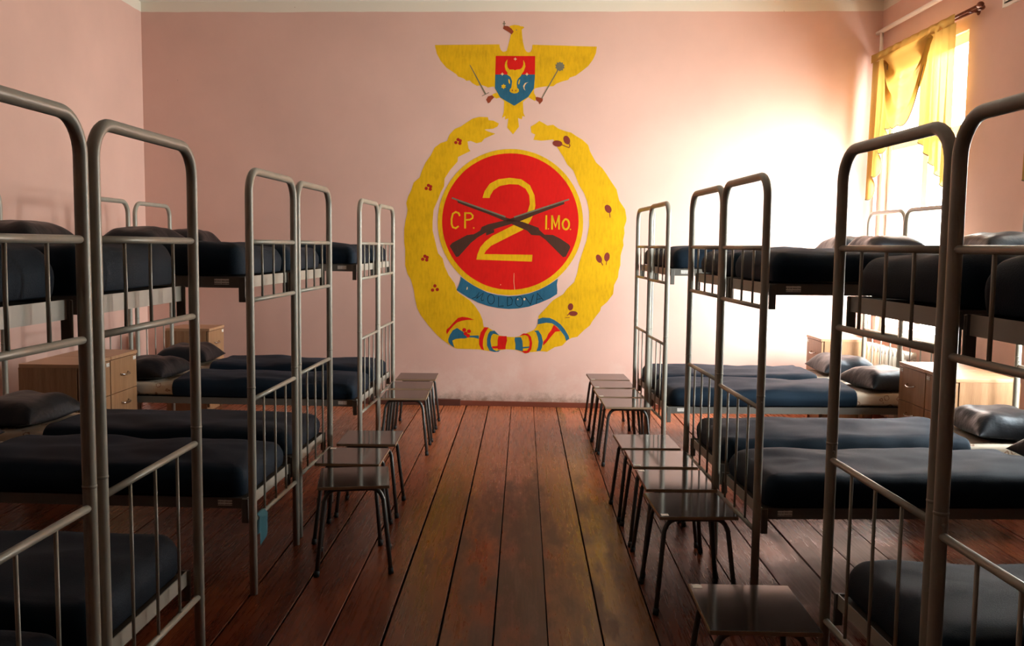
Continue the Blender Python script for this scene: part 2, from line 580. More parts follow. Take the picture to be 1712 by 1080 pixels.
mb = MB()
mb.hexa([(FX0 - 0.3, back_y(FX0 - .3), -0.06), (3.9, back_y(3.9), -0.06), (3.9, back_y(3.9) + 0.3, -0.06), (FX0 - 0.3, back_y(FX0 - .3) + 0.3, -0.06),
         (FX0 - 0.3, back_y(FX0 - .3), CEIL + 0.2), (3.9, back_y(3.9), CEIL + 0.2), (3.9, back_y(3.9) + 0.3, CEIL + 0.2), (FX0 - 0.3, back_y(FX0 - .3) + 0.3, CEIL + 0.2)])
struct(mb.build('wall_back', M['wall_end']))
mb = MB()
mb.box((FX0 - 0.15, (FY0 + 9.3) / 2, CEIL / 2 + 0.07), (0.3, 9.3 - FY0, CEIL + 0.26))
struct(mb.build('wall_left', M['wall']))
mb = MB()
mb.box(((FX0 + FX1) / 2, FY0 - 0.15, CEIL / 2 + 0.07), (FX1 - FX0 + 0.6, 0.3, CEIL + 0.26))
struct(mb.build('wall_front', M['wall']))
mb = MB()
mb.box(((FX0 + FX1) / 2, (FY0 + 9.3) / 2, CEIL + 0.1), (FX1 - FX0 + 0.8, 9.3 - FY0 + 0.6, 0.2))
struct(mb.build('ceiling', M['ceiling']))

def wall_block(mb, s0, s1, z0, z1):
    mb.hexa([rw(s0, 0, z0), rw(s1, 0, z0), rw(s1, -WALL_T, z0), rw(s0, -WALL_T, z0),
             rw(s0, 0, z1), rw(s1, 0, z1), rw(s1, -WALL_T, z1), rw(s0, -WALL_T, z1)])
SEND = RWY - FY0 + 0.1
s_cuts = [-0.25] + [v for w in WINDOWS for v in w[:2]] + [SEND]
z_cuts = [-0.06, WINDOWS[0][2], WINDOWS[0][3], CEIL + 0.1]
mb = MB()
for i, (sa, sb) in enumerate(zip(s_cuts, s_cuts[1:])):
    for j, (za, zb) in enumerate(zip(z_cuts, z_cuts[1:])):
        if i % 2 == 1 and j == 1: continue          # a window opening
        wall_block(mb, sa, sb, za, zb)
bmesh.ops.remove_doubles(mb.bm, verts=mb.bm.verts, dist=0.0005)
mb.bm.verts.index_update()
seen = {}
for f in mb.bm.faces:
    seen.setdefault(frozenset(v.index for v in f.verts), []).append(f)
bmesh.ops.delete(mb.bm, geom=[f for fs in seen.values() if len(fs) > 1 for f in fs], context='FACES_ONLY')
struct(mb.build('wall_right', M['wall']))

def rw_box(mb, s0, s1, o0, o1, z0, z1):
    mb.hexa([rw(s0, o1, z0), rw(s1, o1, z0), rw(s1, o0, z0), rw(s0, o0, z0),
             rw(s0, o1, z1), rw(s1, o1, z1), rw(s1, o0, z1), rw(s0, o0, z1)])
for i, (s0, s1, z0, z1) in enumerate(WINDOWS):
    mb = MB()
    fo0, fo1 = -0.11, -0.05
    fw = 0.075
    rw_box(mb, s0, s0 + fw, fo0, fo1, z0, z1)
    rw_box(mb, s1 - fw, s1, fo0, fo1, z0, z1)
    rw_box(mb, s0 + fw, s1 - fw, fo0, fo1, z0, z0 + fw)
    rw_box(mb, s0 + fw, s1 - fw, fo0, fo1, z1 - fw, z1)
    win = struct(mb.build('window_%d' % (i + 1), M['white_paint']))
    mb = MB()
    sm = (s0 + s1) / 2
    zt = z0 + (z1 - z0) * 0.70
    rw_box(mb, s0 + fw, s1 - fw, fo0 + 0.005, fo1 - 0.005, zt - 0.04, zt + 0.04)
    rw_box(mb, sm - 0.05, sm + 0.05, fo0 + 0.005, fo1 - 0.005, z0 + fw, zt - 0.04)
    rw_box(mb, sm - 0.03, sm + 0.03, fo0 + 0.005, fo1 - 0.005, zt + 0.04, z1 - fw)
    mb.build('mullion', M['white_paint'], win)
    for (a, b, c, d) in ((s0 + fw, sm - 0.05, z0 + fw, zt - 0.04), (sm + 0.05, s1 - fw, z0 + fw, zt - 0.04),
                         (s0 + fw, sm - 0.03, zt + 0.04, z1 - fw), (sm + 0.03, s1 - fw, zt + 0.04, z1 - fw)):
        mb = MB()
        rw_box(mb, a, b, -0.082, -0.078, c, d)
        mb.build('pane', M['glass'], win)
    mb = MB()
    rw_box(mb, s0 - 0.06, s1 + 0.06, -0.045, 0.06, z0 - 0.035, z0 + 0.004)
    mb.build('window_sill', M['white_paint'], win)

# skirting along the end wall: a thin red board and a darker thicker piece
def skirt(name, x0, x1, h, d, m):
    mb = MB()
    mb.hexa([(x0, back_y(x0) - d, 0), (x1, back_y(x1) - d, 0), (x1, back_y(x1), 0), (x0, back_y(x0), 0),
             (x0, back_y(x0) - d, h), (x1, back_y(x1) - d, h), (x1, back_y(x1), h), (x0, back_y(x0), h)])
    return struct(mb.build(name, m))
skirt('baseboard_back', -0.61, 3.37, 0.048, 0.022, M['trim'])
skirt('trim_1', -3.79, -0.61, 0.062, 0.05, M['trim_dark'])
mb = MB()
mb.box((FX0 + 0.012, (FY0 + 8.9) / 2, 0.03), (0.024, 8.9 - FY0, 0.06))
struct(mb.build('baseboard_left', M['trim']))
mb = MB()
rw_box(mb, 0.0, SEND - 0.2, 0.0, 0.024, 0.0, 0.06)
struct(mb.build('baseboard_right', M['trim']))

# emblem outlines in millimetres on the wall: part, paint, layer, outlines of (along the wall, height)
MURAL = [
 ('eagle','mural_yellow',1,[[(-887,3535),(-256,3541),(-254,3516),(-243,3488),(-223,3470),(-199,3473),(-184,3484),(-171,3532),(-156,3595),(-148,3630),(-132,3673),(-165,3714),(-113,3726),(-65,3719),(-60,3714),(-26,3709),(-18,3698),(-43,3681),(-39,3634),(-30,3563),(-13,3500),(4,3473),(28,3465),(48,3473),(60,3500),(63,3538),(684,3520),(677,3462),(650,3399),(604,3336),(540,3285),(485,3245),(429,3227),(414,3205),(358,3190),(302,3170),(270,3144),(189,3142),(101,3126),(83,3114),(85,3078),(108,3035),(96,3003),(70,3015),(29,3038),(-22,2994),(-17,2891),(0,2850),(-25,2859),(-31,2826),(-69,2839),(-58,2755),(-116,2683),(-173,2747),(-162,2835),(-196,2825),(-193,2858),(-225,2838),(-208,2898),(-205,3002),(-250,3035),(-282,3024),(-306,3041),(-325,3063),(-295,3077),(-277,3077),(-297,3119),(-308,3140),(-365,3130),(-385,3140),(-422,3152),(-471,3145),(-519,3172),(-544,3198),(-576,3194),(-601,3215),(-658,3234),(-674,3255),(-715,3282),(-772,3318),(-830,3385),(-867,3452)]]),
 ('shield_chief','mural_red',2,[[(-292,3432),(91,3430),(91,3255),(-295,3254)]]),
 ('shield_base','mural_blue',2,[[(-295,3254),(91,3255),(83,3122),(29,3042),(-107,2956),(-242,3033),(-297,3121)]]),
 ('bull_head','mural_yellow',3,[[(-178,3399),(-199,3370),(-204,3335),(-196,3299),(-175,3271),(-179,3252),(-147,3232),(-130,3192),(-134,3153),(-137,3129),(-153,3113),(-153,3093),(-137,3081),(-108,3073),(-80,3078),(-62,3093),(-64,3113),(-81,3129),(-85,3161),(-83,3192),(-70,3216),(-46,3240),(-38,3260),(-18,3287),(-3,3331),(-9,3366),(-24,3394),(-23,3351),(-35,3319),(-55,3305),(-87,3302),(-103,3294),(-119,3302),(-156,3301),(-176,3323),(-182,3358)],[(-151,3190),(-150,3181),(-149,3173),(-151,3167),(-153,3165),(-156,3166),(-160,3171),(-163,3178),(-165,3187),(-167,3196),(-167,3204),(-166,3209),(-164,3212),(-160,3210),(-157,3206),(-154,3199)],[(-55,3183),(-57,3174),(-61,3166),(-64,3161),(-67,3160),(-69,3162),(-71,3168),(-71,3176),(-69,3186),(-67,3195),(-64,3203),(-60,3208),(-57,3209),(-55,3207),(-53,3201),(-54,3193)]]),
 ('nostril','mural_brown',4,[[(-122,3104),(-122,3101),(-123,3099),(-125,3097),(-127,3096),(-129,3097),(-131,3099),(-133,3101),(-133,3104),(-133,3106),(-131,3109),(-130,3110),(-127,3111),(-125,3110),(-123,3109),(-122,3106)],[(-87,3101),(-87,3099),(-88,3096),(-90,3095),(-92,3094),(-95,3095),(-96,3096),(-98,3099),(-98,3101),(-98,3104),(-97,3106),(-95,3108),(-93,3108),(-90,3108),(-89,3106),(-87,3104)]]),
 ('star','mural_pale',4,[[(-102,3419),(-96,3407),(-84,3402),(-96,3396),(-102,3384),(-107,3396),(-120,3402),(-108,3407)]]),
 ('star','mural_pale',4,[[(-226,3276),(-221,3264),(-208,3259),(-220,3253),(-226,3241),(-232,3253),(-244,3259),(-232,3264)]]),
 ('star','mural_pale',4,[[(13,3275),(18,3263),(31,3258),(19,3252),(13,3240),(7,3252),(-5,3257),(7,3263)]]),
 ('rose','mural_yellow',3,[[(-213,3167),(-205,3154),(-190,3154),(-197,3141),(-189,3128),(-205,3127),(-212,3114),(-221,3127),(-236,3127),(-229,3141),(-236,3154),(-221,3154)]]),
 ('crescent','mural_pale',3,[[(28,3181),(-5,3173),(-23,3145),(-16,3117),(0,3102),(-10,3129),(-4,3153),(8,3171)]]),
 ('beak','mural_brown',3,[[(-217,3716),(-177,3714),(-141,3689),(-120,3661),(-140,3634),(-168,3656),(-197,3673),(-225,3689)]]),
 ('eye','mural_grey',2,[[(-89,3677),(-89,3675),(-91,3673),(-92,3672),(-95,3672),(-97,3672),(-99,3673),(-100,3675),(-100,3677),(-100,3679),(-99,3681),(-97,3682),(-95,3683),(-93,3682),(-91,3681),(-90,3679)]]),
 ('cross','mural_grey',2,[[(-218,3761),(-218,3714),(-209,3714),(-209,3761)],[(-229,3734),(-198,3734),(-198,3741),(-229,3741)]]),
 ('claw','mural_brown',2,[[(-382,3013),(-364,3045),(-324,3057),(-303,3037),(-327,3013),(-343,2987),(-363,2979)]]),
 ('claw','mural_brown',2,[[(98,3038),(114,3042),(171,3028),(169,3003),(139,2970),(129,2993),(107,3007)]]),
 ('sword','mural_grey',3,[[(-546,3342),(-396,3065),(-382,3072),(-539,3345)],[(-421,3046),(-353,3079),(-356,3085),(-424,3051)]]),
 ('mace','mural_grey',3,[[(307,3299),(154,3029),(163,3024),(316,3293)],[(330,3379),(342,3367),(359,3370),(361,3353),(377,3346),(369,3332),(377,3317),(362,3310),(360,3293),(343,3296),(332,3284),(320,3296),(303,3293),(301,3310),(286,3317),(294,3331),(285,3346),(300,3353),(302,3370),(319,3367)]]),
 ('wreath','mural_yellow',1,[[(-254,2785),(-308,2813),(-357,2818),(-362,2846),(-445,2849),(-513,2831),(-572,2793),(-630,2754),(-689,2730),(-738,2677),(-762,2614),(-826,2594),(-884,2550),(-923,2473),(-973,2404),(-1012,2317),(-1031,2258),(-1090,2209),(-1115,2131),(-1145,2072),(-1164,2004),(-1151,1945),(-1157,1891),(-1169,1847),(-1184,1749),(-1184,1621),(-1174,1552),(-1173,1394),(-1148,1305),(-1118,1256),(-1088,1157),(-1073,1058),(-1052,968),(-1017,899),(-932,789),(-856,706),(-805,659),(-751,622),(-685,579),(-647,567),(-426,565),(-388,558),(-332,551),(-269,541),(-225,559),(-156,571),(-68,567),(-5,547),(39,531),(82,547),(151,552),(143,555),(205,557),(249,553),(298,584),(323,600),(398,617),(441,665),(468,681),(487,695),(546,707),(607,771),(668,822),(692,866),(728,917),(766,967),(775,1006),(833,1057),(890,1136),(898,1225),(935,1303),(939,1362),(955,1421),(955,1519),(982,1617),(976,1665),(989,1733),(983,1791),(1003,1850),(1005,1879),(989,1966),(929,2052),(902,2158),(847,2235),(797,2311),(757,2364),(698,2416),(638,2521),(618,2583),(559,2636),(500,2669),(451,2702),(383,2719),(325,2740),(276,2776),(218,2768),(188,2787),(139,2813),(106,2786),(56,2757),(63,2700),(102,2681),(84,2631),(161,2622),(278,2634),(318,2558),(377,2472),(418,2395),(477,2338),(507,2270),(538,2194),(588,2117),(618,2040),(640,1943),(641,1865),(644,1807),(620,1661),(579,1534),(551,1436),(534,1337),(506,1249),(438,1184),(400,1129),(302,1068),(244,1003),(157,906),(160,886),(153,826),(133,788),(108,765),(46,737),(-28,703),(-72,696),(-76,694),(-151,697),(-227,708),(-271,744),(-340,785),(-386,793),(-397,861),(-423,923),(-474,998),(-531,1060),(-479,987),(-529,1056),(-649,1134),(-679,1222),(-739,1301),(-780,1389),(-800,1468),(-845,1516),(-870,1614),(-901,1742),(-901,1830),(-892,1943),(-887,1957),(-848,2046),(-823,2114),(-789,2173),(-784,2251),(-726,2338),(-657,2416),(-653,2460),(-531,2519),(-550,2543),(-561,2610),(-531,2617),(-472,2594),(-423,2606),(-394,2640),(-289,2687),(-356,2707),(-395,2726),(-312,2735),(-269,2756)]]),
 ('ribbon_band','mural_red',2,[[(-755,761),(-730,780),(-686,831),(-643,876),(-599,888),(-542,881),(-479,860),(-542,859),(-605,848),(-649,832),(-686,800),(-724,755),(-752,712),(-760,736)]]),
 ('ribbon_band','mural_blue',2,[[(-651,775),(-623,757),(-591,738),(-559,692),(-534,700),(-434,705),(-433,671),(-478,682),(-534,684),(-578,672),(-616,672),(-666,665),(-698,648),(-690,617),(-675,578),(-710,601),(-736,629),(-739,660),(-723,705),(-692,753)]]),
 ('blossom','mural_red',3,[[(-559,758),(-562,747),(-573,740),(-585,739),(-595,746),(-599,757),(-595,768),(-585,775),(-573,776),(-563,769)],[(-511,745),(-515,734),(-525,727),(-538,726),(-548,733),(-552,744),(-548,755),(-538,762),(-525,763),(-515,756)],[(-545,722),(-548,710),(-558,703),(-571,703),(-581,710),(-585,721),(-581,732),(-571,739),(-559,739),(-549,733)],[(-521,701),(-524,689),(-534,682),(-547,682),(-557,689),(-561,700),(-557,711),(-547,718),(-535,718),(-524,712)]]),
 ('ribbon_band','mural_red',2,[[(-378,786),(-337,787),(-371,730),(-389,666),(-392,603),(-379,556),(-407,568),(-430,615),(-430,672),(-415,735)]]),
 ('ribbon_band','mural_blue',2,[[(-321,748),(-277,756),(-227,707),(-258,719),(-289,725),(-308,702),(-317,655),(-307,598),(-288,567),(-256,552),(-211,565),(-237,544),(-275,541),(-325,554),(-351,604),(-352,667),(-340,717)]]),
 ('ribbon_band','mural_red',2,[[(-236,702),(-156,703),(-151,658),(-163,607),(-165,571),(-244,567),(-244,579),(-301,575),(-301,597),(-244,603),(-245,656)]]),
 ('ribbon_band','mural_blue',2,[[(-73,691),(-13,695),(3,654),(6,610),(8,596),(75,604),(72,589),(8,581),(7,554),(-18,558),(-68,570),(-66,622),(-76,665)]]),
 ('ribbon_band','mural_red',3,[[(-32,701),(11,733),(55,730),(87,700),(100,637),(91,574),(64,539),(26,534),(-5,555),(51,561),(72,592),(75,649),(58,705),(30,717),(-7,711)]]),
 ('ribbon_band','mural_blue',2,[[(115,760),(158,765),(190,720),(207,651),(195,588),(183,562),(143,557),(158,600),(163,651),(153,701),(137,744)]]),
 ('ribbon_band','mural_red',2,[[(317,819),(345,795),(380,761),(327,754),(290,709),(241,646),(207,612),(210,651),(241,690),(259,734),(289,772),(307,816)]]),
 ('ribbon_band','mural_blue',3,[[(154,876),(200,893),(269,891),(319,869),(376,830),(420,780),(458,718),(468,687),(437,664),(421,712),(383,761),(345,804),(295,838),(238,843),(154,826)]]),
 ('medallion_ring','mural_yellow',2,[[(583,1838),(582,1776),(575,1714),(562,1653),(545,1593),(522,1535),(494,1479),(461,1426),(424,1376),(383,1329),(338,1286),(289,1247),(236,1212),(181,1182),(123,1157),(64,1137),(3,1123),(-60,1114),(-122,1110),(-185,1112),(-248,1119),(-310,1132),(-370,1150),(-429,1173),(-485,1202),(-538,1235),(-589,1273),(-636,1315),(-679,1361),(-717,1411),(-752,1464),(-781,1519),(-806,1577),(-825,1637),(-839,1698),(-848,1760),(-851,1823),(-848,1886),(-840,1948),(-827,2009),(-808,2069),(-785,2126),(-756,2182),(-722,2235),(-685,2284),(-643,2330),(-597,2373),(-547,2411),(-495,2444),(-440,2473),(-382,2497),(-323,2516),(-263,2530),(-201,2538),(-139,2541),(-77,2539),(-15,2531),(45,2518),(105,2500),(162,2477),(218,2449),(270,2416),(320,2379),(366,2338),(409,2293),(447,2244),(482,2192),(511,2138),(536,2081),(556,2022),(570,1961),(579,1900)]]),
 ('medallion_disc','mural_red',3,[[(539,1843),(537,1785),(530,1727),(519,1670),(502,1614),(481,1560),(455,1508),(424,1458),(389,1411),(350,1368),(308,1328),(262,1291),(213,1259),(161,1231),(107,1208),(51,1189),(-6,1176),(-65,1167),(-124,1164),(-183,1166),(-241,1172),(-299,1184),(-356,1201),(-411,1223),(-463,1250),(-514,1281),(-561,1316),(-605,1355),(-645,1398),(-682,1444),(-714,1494),(-741,1545),(-764,1599),(-783,1655),(-796,1712),(-804,1770),(-807,1829),(-804,1887),(-797,1945),(-784,2002),(-767,2058),(-745,2112),(-718,2164),(-687,2213),(-651,2259),(-612,2302),(-569,2342),(-522,2377),(-473,2408),(-422,2435),(-368,2458),(-312,2476),(-255,2488),(-197,2496),(-139,2499),(-81,2497),(-23,2490),(34,2478),(90,2461),(144,2439),(196,2413),(245,2383),(292,2348),(335,2309),(375,2267),(411,2222),(443,2173),(471,2122),(494,2069),(513,2014),(526,1958),(535,1901)]]),
 ('numeral','mural_yellow',4,[[(-409,2064),(-388,2131),(-339,2202),(-255,2247),(-142,2262),(-29,2249),(57,2191),(103,2093),(113,1995),(96,1911),(61,1833),(-8,1755),(-121,1698),(-234,1640),(-319,1596),(-369,1546),(-387,1513),(91,1512),(85,1445),(-464,1458),(-454,1510),(-426,1581),(-377,1638),(-306,1695),(-179,1760),(-80,1811),(-10,1868),(39,1939),(59,2009),(51,2093),(15,2156),(-56,2197),(-148,2200),(-240,2181),(-303,2139),(-331,2089),(-338,2064)]]),
 ('rifle','mural_brown_dark',5,[[(-731,1589),(-705,1620),(-556,1700),(-491,1708),(-428,1744),(-414,1779),(-350,1808),(-180,1848),(-109,1872),(131,1946),(355,2023),(393,2034),(398,2012),(328,1986),(131,1911),(-38,1839),(-151,1803),(-250,1774),(-342,1742),(-448,1680),(-519,1622),(-640,1486),(-664,1481)],[(-370,1695),(-370,1734),(-292,1758),(-289,1727)]]),
 ('rifle_barrel','mural_grey',6,[[(-93,1872),(444,2051),(440,2064),(-97,1885)]]),
 ('rifle','mural_brown_dark',5,[[(461,1598),(446,1619),(361,1675),(290,1709),(205,1712),(154,1757),(147,1778),(-9,1833),(-66,1846),(-180,1876),(-351,1938),(-565,2020),(-658,2033),(-650,2014),(-565,1982),(-351,1907),(-180,1838),(-66,1790),(34,1749),(77,1707),(162,1701),(220,1659),(392,1492),(420,1499),(458,1580)]]),
 ('rifle_barrel','mural_grey',6,[[(-713,2054),(-182,1873),(-178,1887),(-708,2067)]]),
 ('lettering','mural_yellow',5,[[(-624,1888),(-636,1920),(-649,1907),(-639,1882)],[(-636,1920),(-673,1933),(-671,1914),(-649,1907)],[(-673,1933),(-708,1912),(-693,1901),(-671,1914)],[(-708,1912),(-721,1858),(-704,1856),(-693,1901)],[(-721,1858),(-721,1802),(-704,1806),(-704,1856)],[(-721,1802),(-706,1767),(-694,1780),(-704,1806)],[(-706,1767),(-669,1755),(-672,1774),(-694,1780)],[(-669,1755),(-637,1779),(-647,1792),(-672,1774)],[(-588,1923),(-587,1763),(-570,1763),(-571,1923)],[(-580,1907),(-529,1906),(-522,1921),(-579,1922)],[(-529,1906),(-511,1887),(-494,1892),(-522,1921)],[(-511,1887),(-513,1870),(-499,1861),(-494,1892)],[(-513,1870),(-535,1857),(-531,1842),(-499,1861)],[(-535,1857),(-579,1855),(-579,1839),(-531,1842)],[(-485,1770),(-487,1764),(-492,1762),(-498,1764),(-500,1770),(-498,1775),(-492,1777),(-487,1775)]]),
 ('lettering','mural_yellow',5,[[(213,1901),(212,1762),(229,1762),(230,1901)],[(288,1761),(286,1901),(269,1901),(271,1761)],[(270,1895),(313,1775),(313,1809),(285,1900)],[(313,1775),(353,1896),(338,1900),(313,1809)],[(337,1902),(340,1762),(356,1762),(354,1902)],[(437,1814),(435,1798),(453,1793),(455,1815)],[(435,1798),(429,1784),(445,1774),(453,1793)],[(429,1784),(422,1776),(432,1760),(445,1774)],[(422,1776),(415,1774),(415,1755),(432,1760)],[(415,1774),(407,1776),(398,1760),(415,1755)],[(407,1776),(400,1784),(384,1773),(398,1760)],[(400,1784),(394,1797),(376,1792),(384,1773)],[(394,1797),(391,1814),(373,1814),(376,1792)],[(391,1814),(393,1831),(375,1835),(373,1814)],[(393,1831),(399,1844),(383,1854),(375,1835)],[(399,1844),(406,1852),(396,1868),(383,1854)],[(406,1852),(413,1855),(413,1874),(396,1868)],[(413,1855),(420,1852),(430,1868),(413,1874)],[(420,1852),(428,1845),(444,1855),(430,1868)],[(428,1845),(434,1831),(452,1836),(444,1855)],[(434,1831),(437,1814),(455,1815),(452,1836)],[(250,1768),(248,1764),(243,1762),(238,1764),(236,1768),(238,1773),(243,1775),(248,1773)],[(466,1766),(464,1761),(460,1759),(455,1761),(453,1765),(455,1770),(459,1772),(464,1770)]]),
 ('banner','mural_blue',3,[[(-621,1289),(-565,1248),(-495,1204),(-425,1167),(-348,1133),(-251,1110),(-140,1100),(-43,1108),(61,1129),(164,1168),(267,1225),(345,1281),(336,1222),(341,1167),(339,1129),(269,1083),(166,1037),(63,1000),(-41,980),(-138,973),(-249,982),(-347,1001),(-445,1034),(-543,1082),(-660,1153),(-634,1209),(-619,1258)]]),
 ('banner_lettering','mural_ink',4,[[(-503,1070),(-468,1082),(-472,1087),(-505,1076)],[(-468,1082),(-435,1131),(-428,1143),(-472,1087)],[(-435,1131),(-462,1074),(-456,1071),(-428,1143)],[(-457,1070),(-394,1123),(-386,1135),(-461,1075)],[(-394,1123),(-417,1073),(-411,1073),(-386,1135)],[(-417,1073),(-409,1047),(-405,1055),(-411,1073)],[(-409,1047),(-385,1057),(-387,1063),(-405,1055)],[(-285,1068),(-287,1052),(-280,1051),(-279,1068)],[(-287,1052),(-292,1038),(-286,1035),(-280,1051)],[(-292,1038),(-300,1028),(-296,1023),(-286,1035)],[(-300,1028),(-310,1023),(-308,1017),(-296,1023)],[(-310,1023),(-320,1023),(-321,1017),(-308,1017)],[(-320,1023),(-329,1028),(-333,1023),(-321,1017)],[(-329,1028),(-338,1038),(-343,1034),(-333,1023)],[(-338,1038),(-343,1051),(-349,1050),(-343,1034)],[(-343,1051),(-345,1067),(-352,1067),(-349,1050)],[(-345,1067),(-343,1083),(-350,1085),(-352,1067)],[(-343,1083),(-338,1097),(-344,1100),(-350,1085)],[(-338,1097),(-330,1107),(-334,1112),(-344,1100)],[(-330,1107),(-320,1112),(-322,1119),(-334,1112)],[(-320,1112),(-310,1112),(-309,1119),(-322,1119)],[(-310,1112),(-301,1107),(-297,1112),(-309,1119)],[(-301,1107),(-292,1098),(-287,1101),(-297,1112)],[(-292,1098),(-287,1084),(-281,1086),(-287,1101)],[(-287,1084),(-285,1068),(-279,1068),(-281,1086)],[(-242,1097),(-242,994),(-236,1001),(-236,1097)],[(-242,994),(-187,1000),(-188,1007),(-236,1001)],[(-149,1004),(-149,1087),(-155,1092),(-156,1004)],[(-149,1087),(-121,1088),(-117,1095),(-155,1092)],[(-121,1088),(-106,1063),(-100,1065),(-117,1095)],[(-106,1063),(-110,1021),(-105,1016),(-100,1065)],[(-110,1021),(-154,1005),(-151,999),(-105,1016)],[(-2,1050),(-4,1034),(2,1032),(4,1050)],[(-4,1034),(-10,1020),(-4,1016),(2,1032)],[(-10,1020),(-18,1009),(-15,1004),(-4,1016)],[(-18,1009),(-29,1004),(-27,997),(-15,1004)],[(-29,1004),(-40,1003),(-41,997),(-27,997)],[(-40,1003),(-51,1009),(-54,1004),(-41,997)],[(-51,1009),(-60,1019),(-65,1015),(-54,1004)],[(-60,1019),(-66,1033),(-72,1031),(-65,1015)],[(-66,1033),(-68,1049),(-74,1049),(-72,1031)],[(-68,1049),(-66,1065),(-72,1067),(-74,1049)],[(-66,1065),(-60,1080),(-66,1083),(-72,1067)],[(-60,1080),(-52,1090),(-56,1095),(-66,1083)],[(-52,1090),(-41,1096),(-43,1102),(-56,1095)],[(-41,1096),(-30,1096),(-29,1102),(-43,1102)],[(-30,1096),(-20,1091),(-16,1096),(-29,1102)],[(-20,1091),(-11,1080),(-5,1084),(-16,1096)],[(-11,1080),(-4,1066),(2,1068),(-5,1084)],[(-4,1066),(-2,1050),(4,1050),(2,1068)],[(23,1093),(79,1015),(76,1028),(28,1097)],[(79,1015),(109,1120),(103,1122),(76,1028)],[(138,1028),(147,1127),(143,1140),(132,1028)],[(147,1127),(201,1065),(206,1069),(143,1140)],[(140,1070),(190,1079),(189,1085),(139,1076)]]),
 ('paint_drip','mural_pale',4,[[(-91,1330),(-92,1244),(-88,1244),(-88,1330)],[(-92,1244),(-83,1167),(-79,1167),(-88,1244)],[(-217,1213),(-218,1209),(-221,1207),(-224,1209),(-225,1213),(-224,1218),(-221,1219),(-218,1218)],[(-548,1171),(-552,1160),(-557,1157),(-560,1162),(-559,1173),(-556,1183),(-551,1187),(-548,1182)],[(26,1073),(24,1064),(17,1060),(10,1064),(7,1072),(10,1081),(16,1085),(23,1081)],[(-42,1070),(-44,1065),(-49,1063),(-54,1065),(-56,1070),(-54,1075),(-49,1077),(-44,1075)]]),
 ('berry_cluster','mural_berry',2,[[(-659,2600),(-662,2590),(-670,2584),(-680,2584),(-689,2590),(-692,2600),(-689,2609),(-681,2615),(-670,2615),(-662,2609)],[(-619,2592),(-622,2583),(-631,2577),(-641,2577),(-649,2583),(-653,2592),(-650,2602),(-641,2608),(-631,2608),(-623,2602)],[(-637,2629),(-640,2619),(-649,2613),(-659,2613),(-667,2619),(-671,2629),(-667,2638),(-659,2644),(-649,2644),(-640,2639)],[(-616,2617),(-619,2608),(-627,2602),(-637,2602),(-646,2608),(-649,2617),(-646,2627),(-638,2633),(-627,2633),(-619,2627)]]),
 ('berry_cluster','mural_berry',2,[[(-949,2152),(-952,2142),(-960,2136),(-971,2136),(-979,2142),(-982,2152),(-979,2162),(-971,2168),(-961,2168),(-952,2162)],[(-909,2145),(-912,2135),(-921,2129),(-931,2129),(-940,2135),(-943,2144),(-940,2154),(-931,2160),(-921,2160),(-913,2154)],[(-927,2181),(-930,2172),(-939,2166),(-949,2165),(-958,2171),(-961,2181),(-958,2191),(-949,2197),(-939,2197),(-930,2191)],[(-905,2170),(-909,2160),(-917,2154),(-927,2154),(-936,2160),(-939,2170),(-936,2179),(-927,2185),(-917,2186),(-909,2180)]]),
 ('berry_cluster','mural_berry',2,[[(-981,1456),(-984,1446),(-993,1439),(-1003,1439),(-1012,1445),(-1015,1455),(-1012,1465),(-1003,1471),(-993,1471),(-984,1465)],[(-941,1448),(-944,1438),(-953,1432),(-963,1432),(-972,1438),(-975,1448),(-972,1458),(-963,1464),(-953,1464),(-944,1458)],[(-959,1485),(-962,1475),(-971,1469),(-981,1469),(-990,1475),(-993,1485),(-990,1495),(-981,1501),(-971,1501),(-962,1495)],[(-937,1474),(-940,1464),(-949,1458),(-959,1458),(-968,1464),(-971,1473),(-968,1483),(-959,1489),(-949,1490),(-940,1484)]]),
 ('berry_cluster','mural_berry',2,[[(-858,1192),(-862,1182),(-870,1176),(-880,1176),(-889,1182),(-892,1192),(-889,1201),(-881,1208),(-870,1208),(-862,1202)],[(-882,1150),(-885,1140),(-894,1134),(-904,1134),(-913,1140),(-916,1150),(-913,1159),(-904,1166),(-894,1166),(-885,1160)],[(-834,1157),(-837,1147),(-846,1140),(-856,1140),(-865,1146),(-868,1156),(-865,1166),(-856,1172),(-846,1173),(-838,1167)]]),
 ('acorn','mural_maroon',2,[[(437,2643),(442,2627),(442,2611),(437,2598),(428,2590),(416,2588),(403,2593),(390,2603),(381,2617),(376,2633),(375,2649),(380,2662),(389,2670),(401,2672),(415,2668),(427,2657)],[(367,2590),(362,2578),(350,2570),(334,2565),(315,2566),(297,2570),(282,2579),(273,2590),(271,2602),(276,2614),(288,2622),(304,2627),(323,2626),(341,2622),(356,2613),(365,2602)],[(359,2581),(413,2559),(416,2567),(363,2589)],[(413,2559),(435,2553),(430,2563),(416,2567)],[(435,2553),(446,2578),(436,2577),(430,2563)],[(446,2578),(435,2599),(427,2595),(436,2577)]]),
 ('acorn','mural_maroon',2,[[(850,1985),(857,1970),(858,1954),(854,1941),(846,1932),(834,1929),(820,1932),(808,1940),(797,1953),(791,1969),(789,1984),(793,1997),(802,2006),(813,2009),(827,2006),(840,1998)],[(835,1935),(840,1885),(848,1885),(843,1936)]]),
 ('acorn','mural_maroon',2,[[(768,1494),(774,1478),(775,1463),(771,1451),(763,1443),(752,1442),(740,1446),(729,1456),(719,1470),(714,1486),(713,1501),(717,1513),(725,1521),(736,1522),(748,1518),(759,1508)],[(760,1451),(780,1415),(788,1419),(768,1455)]]),
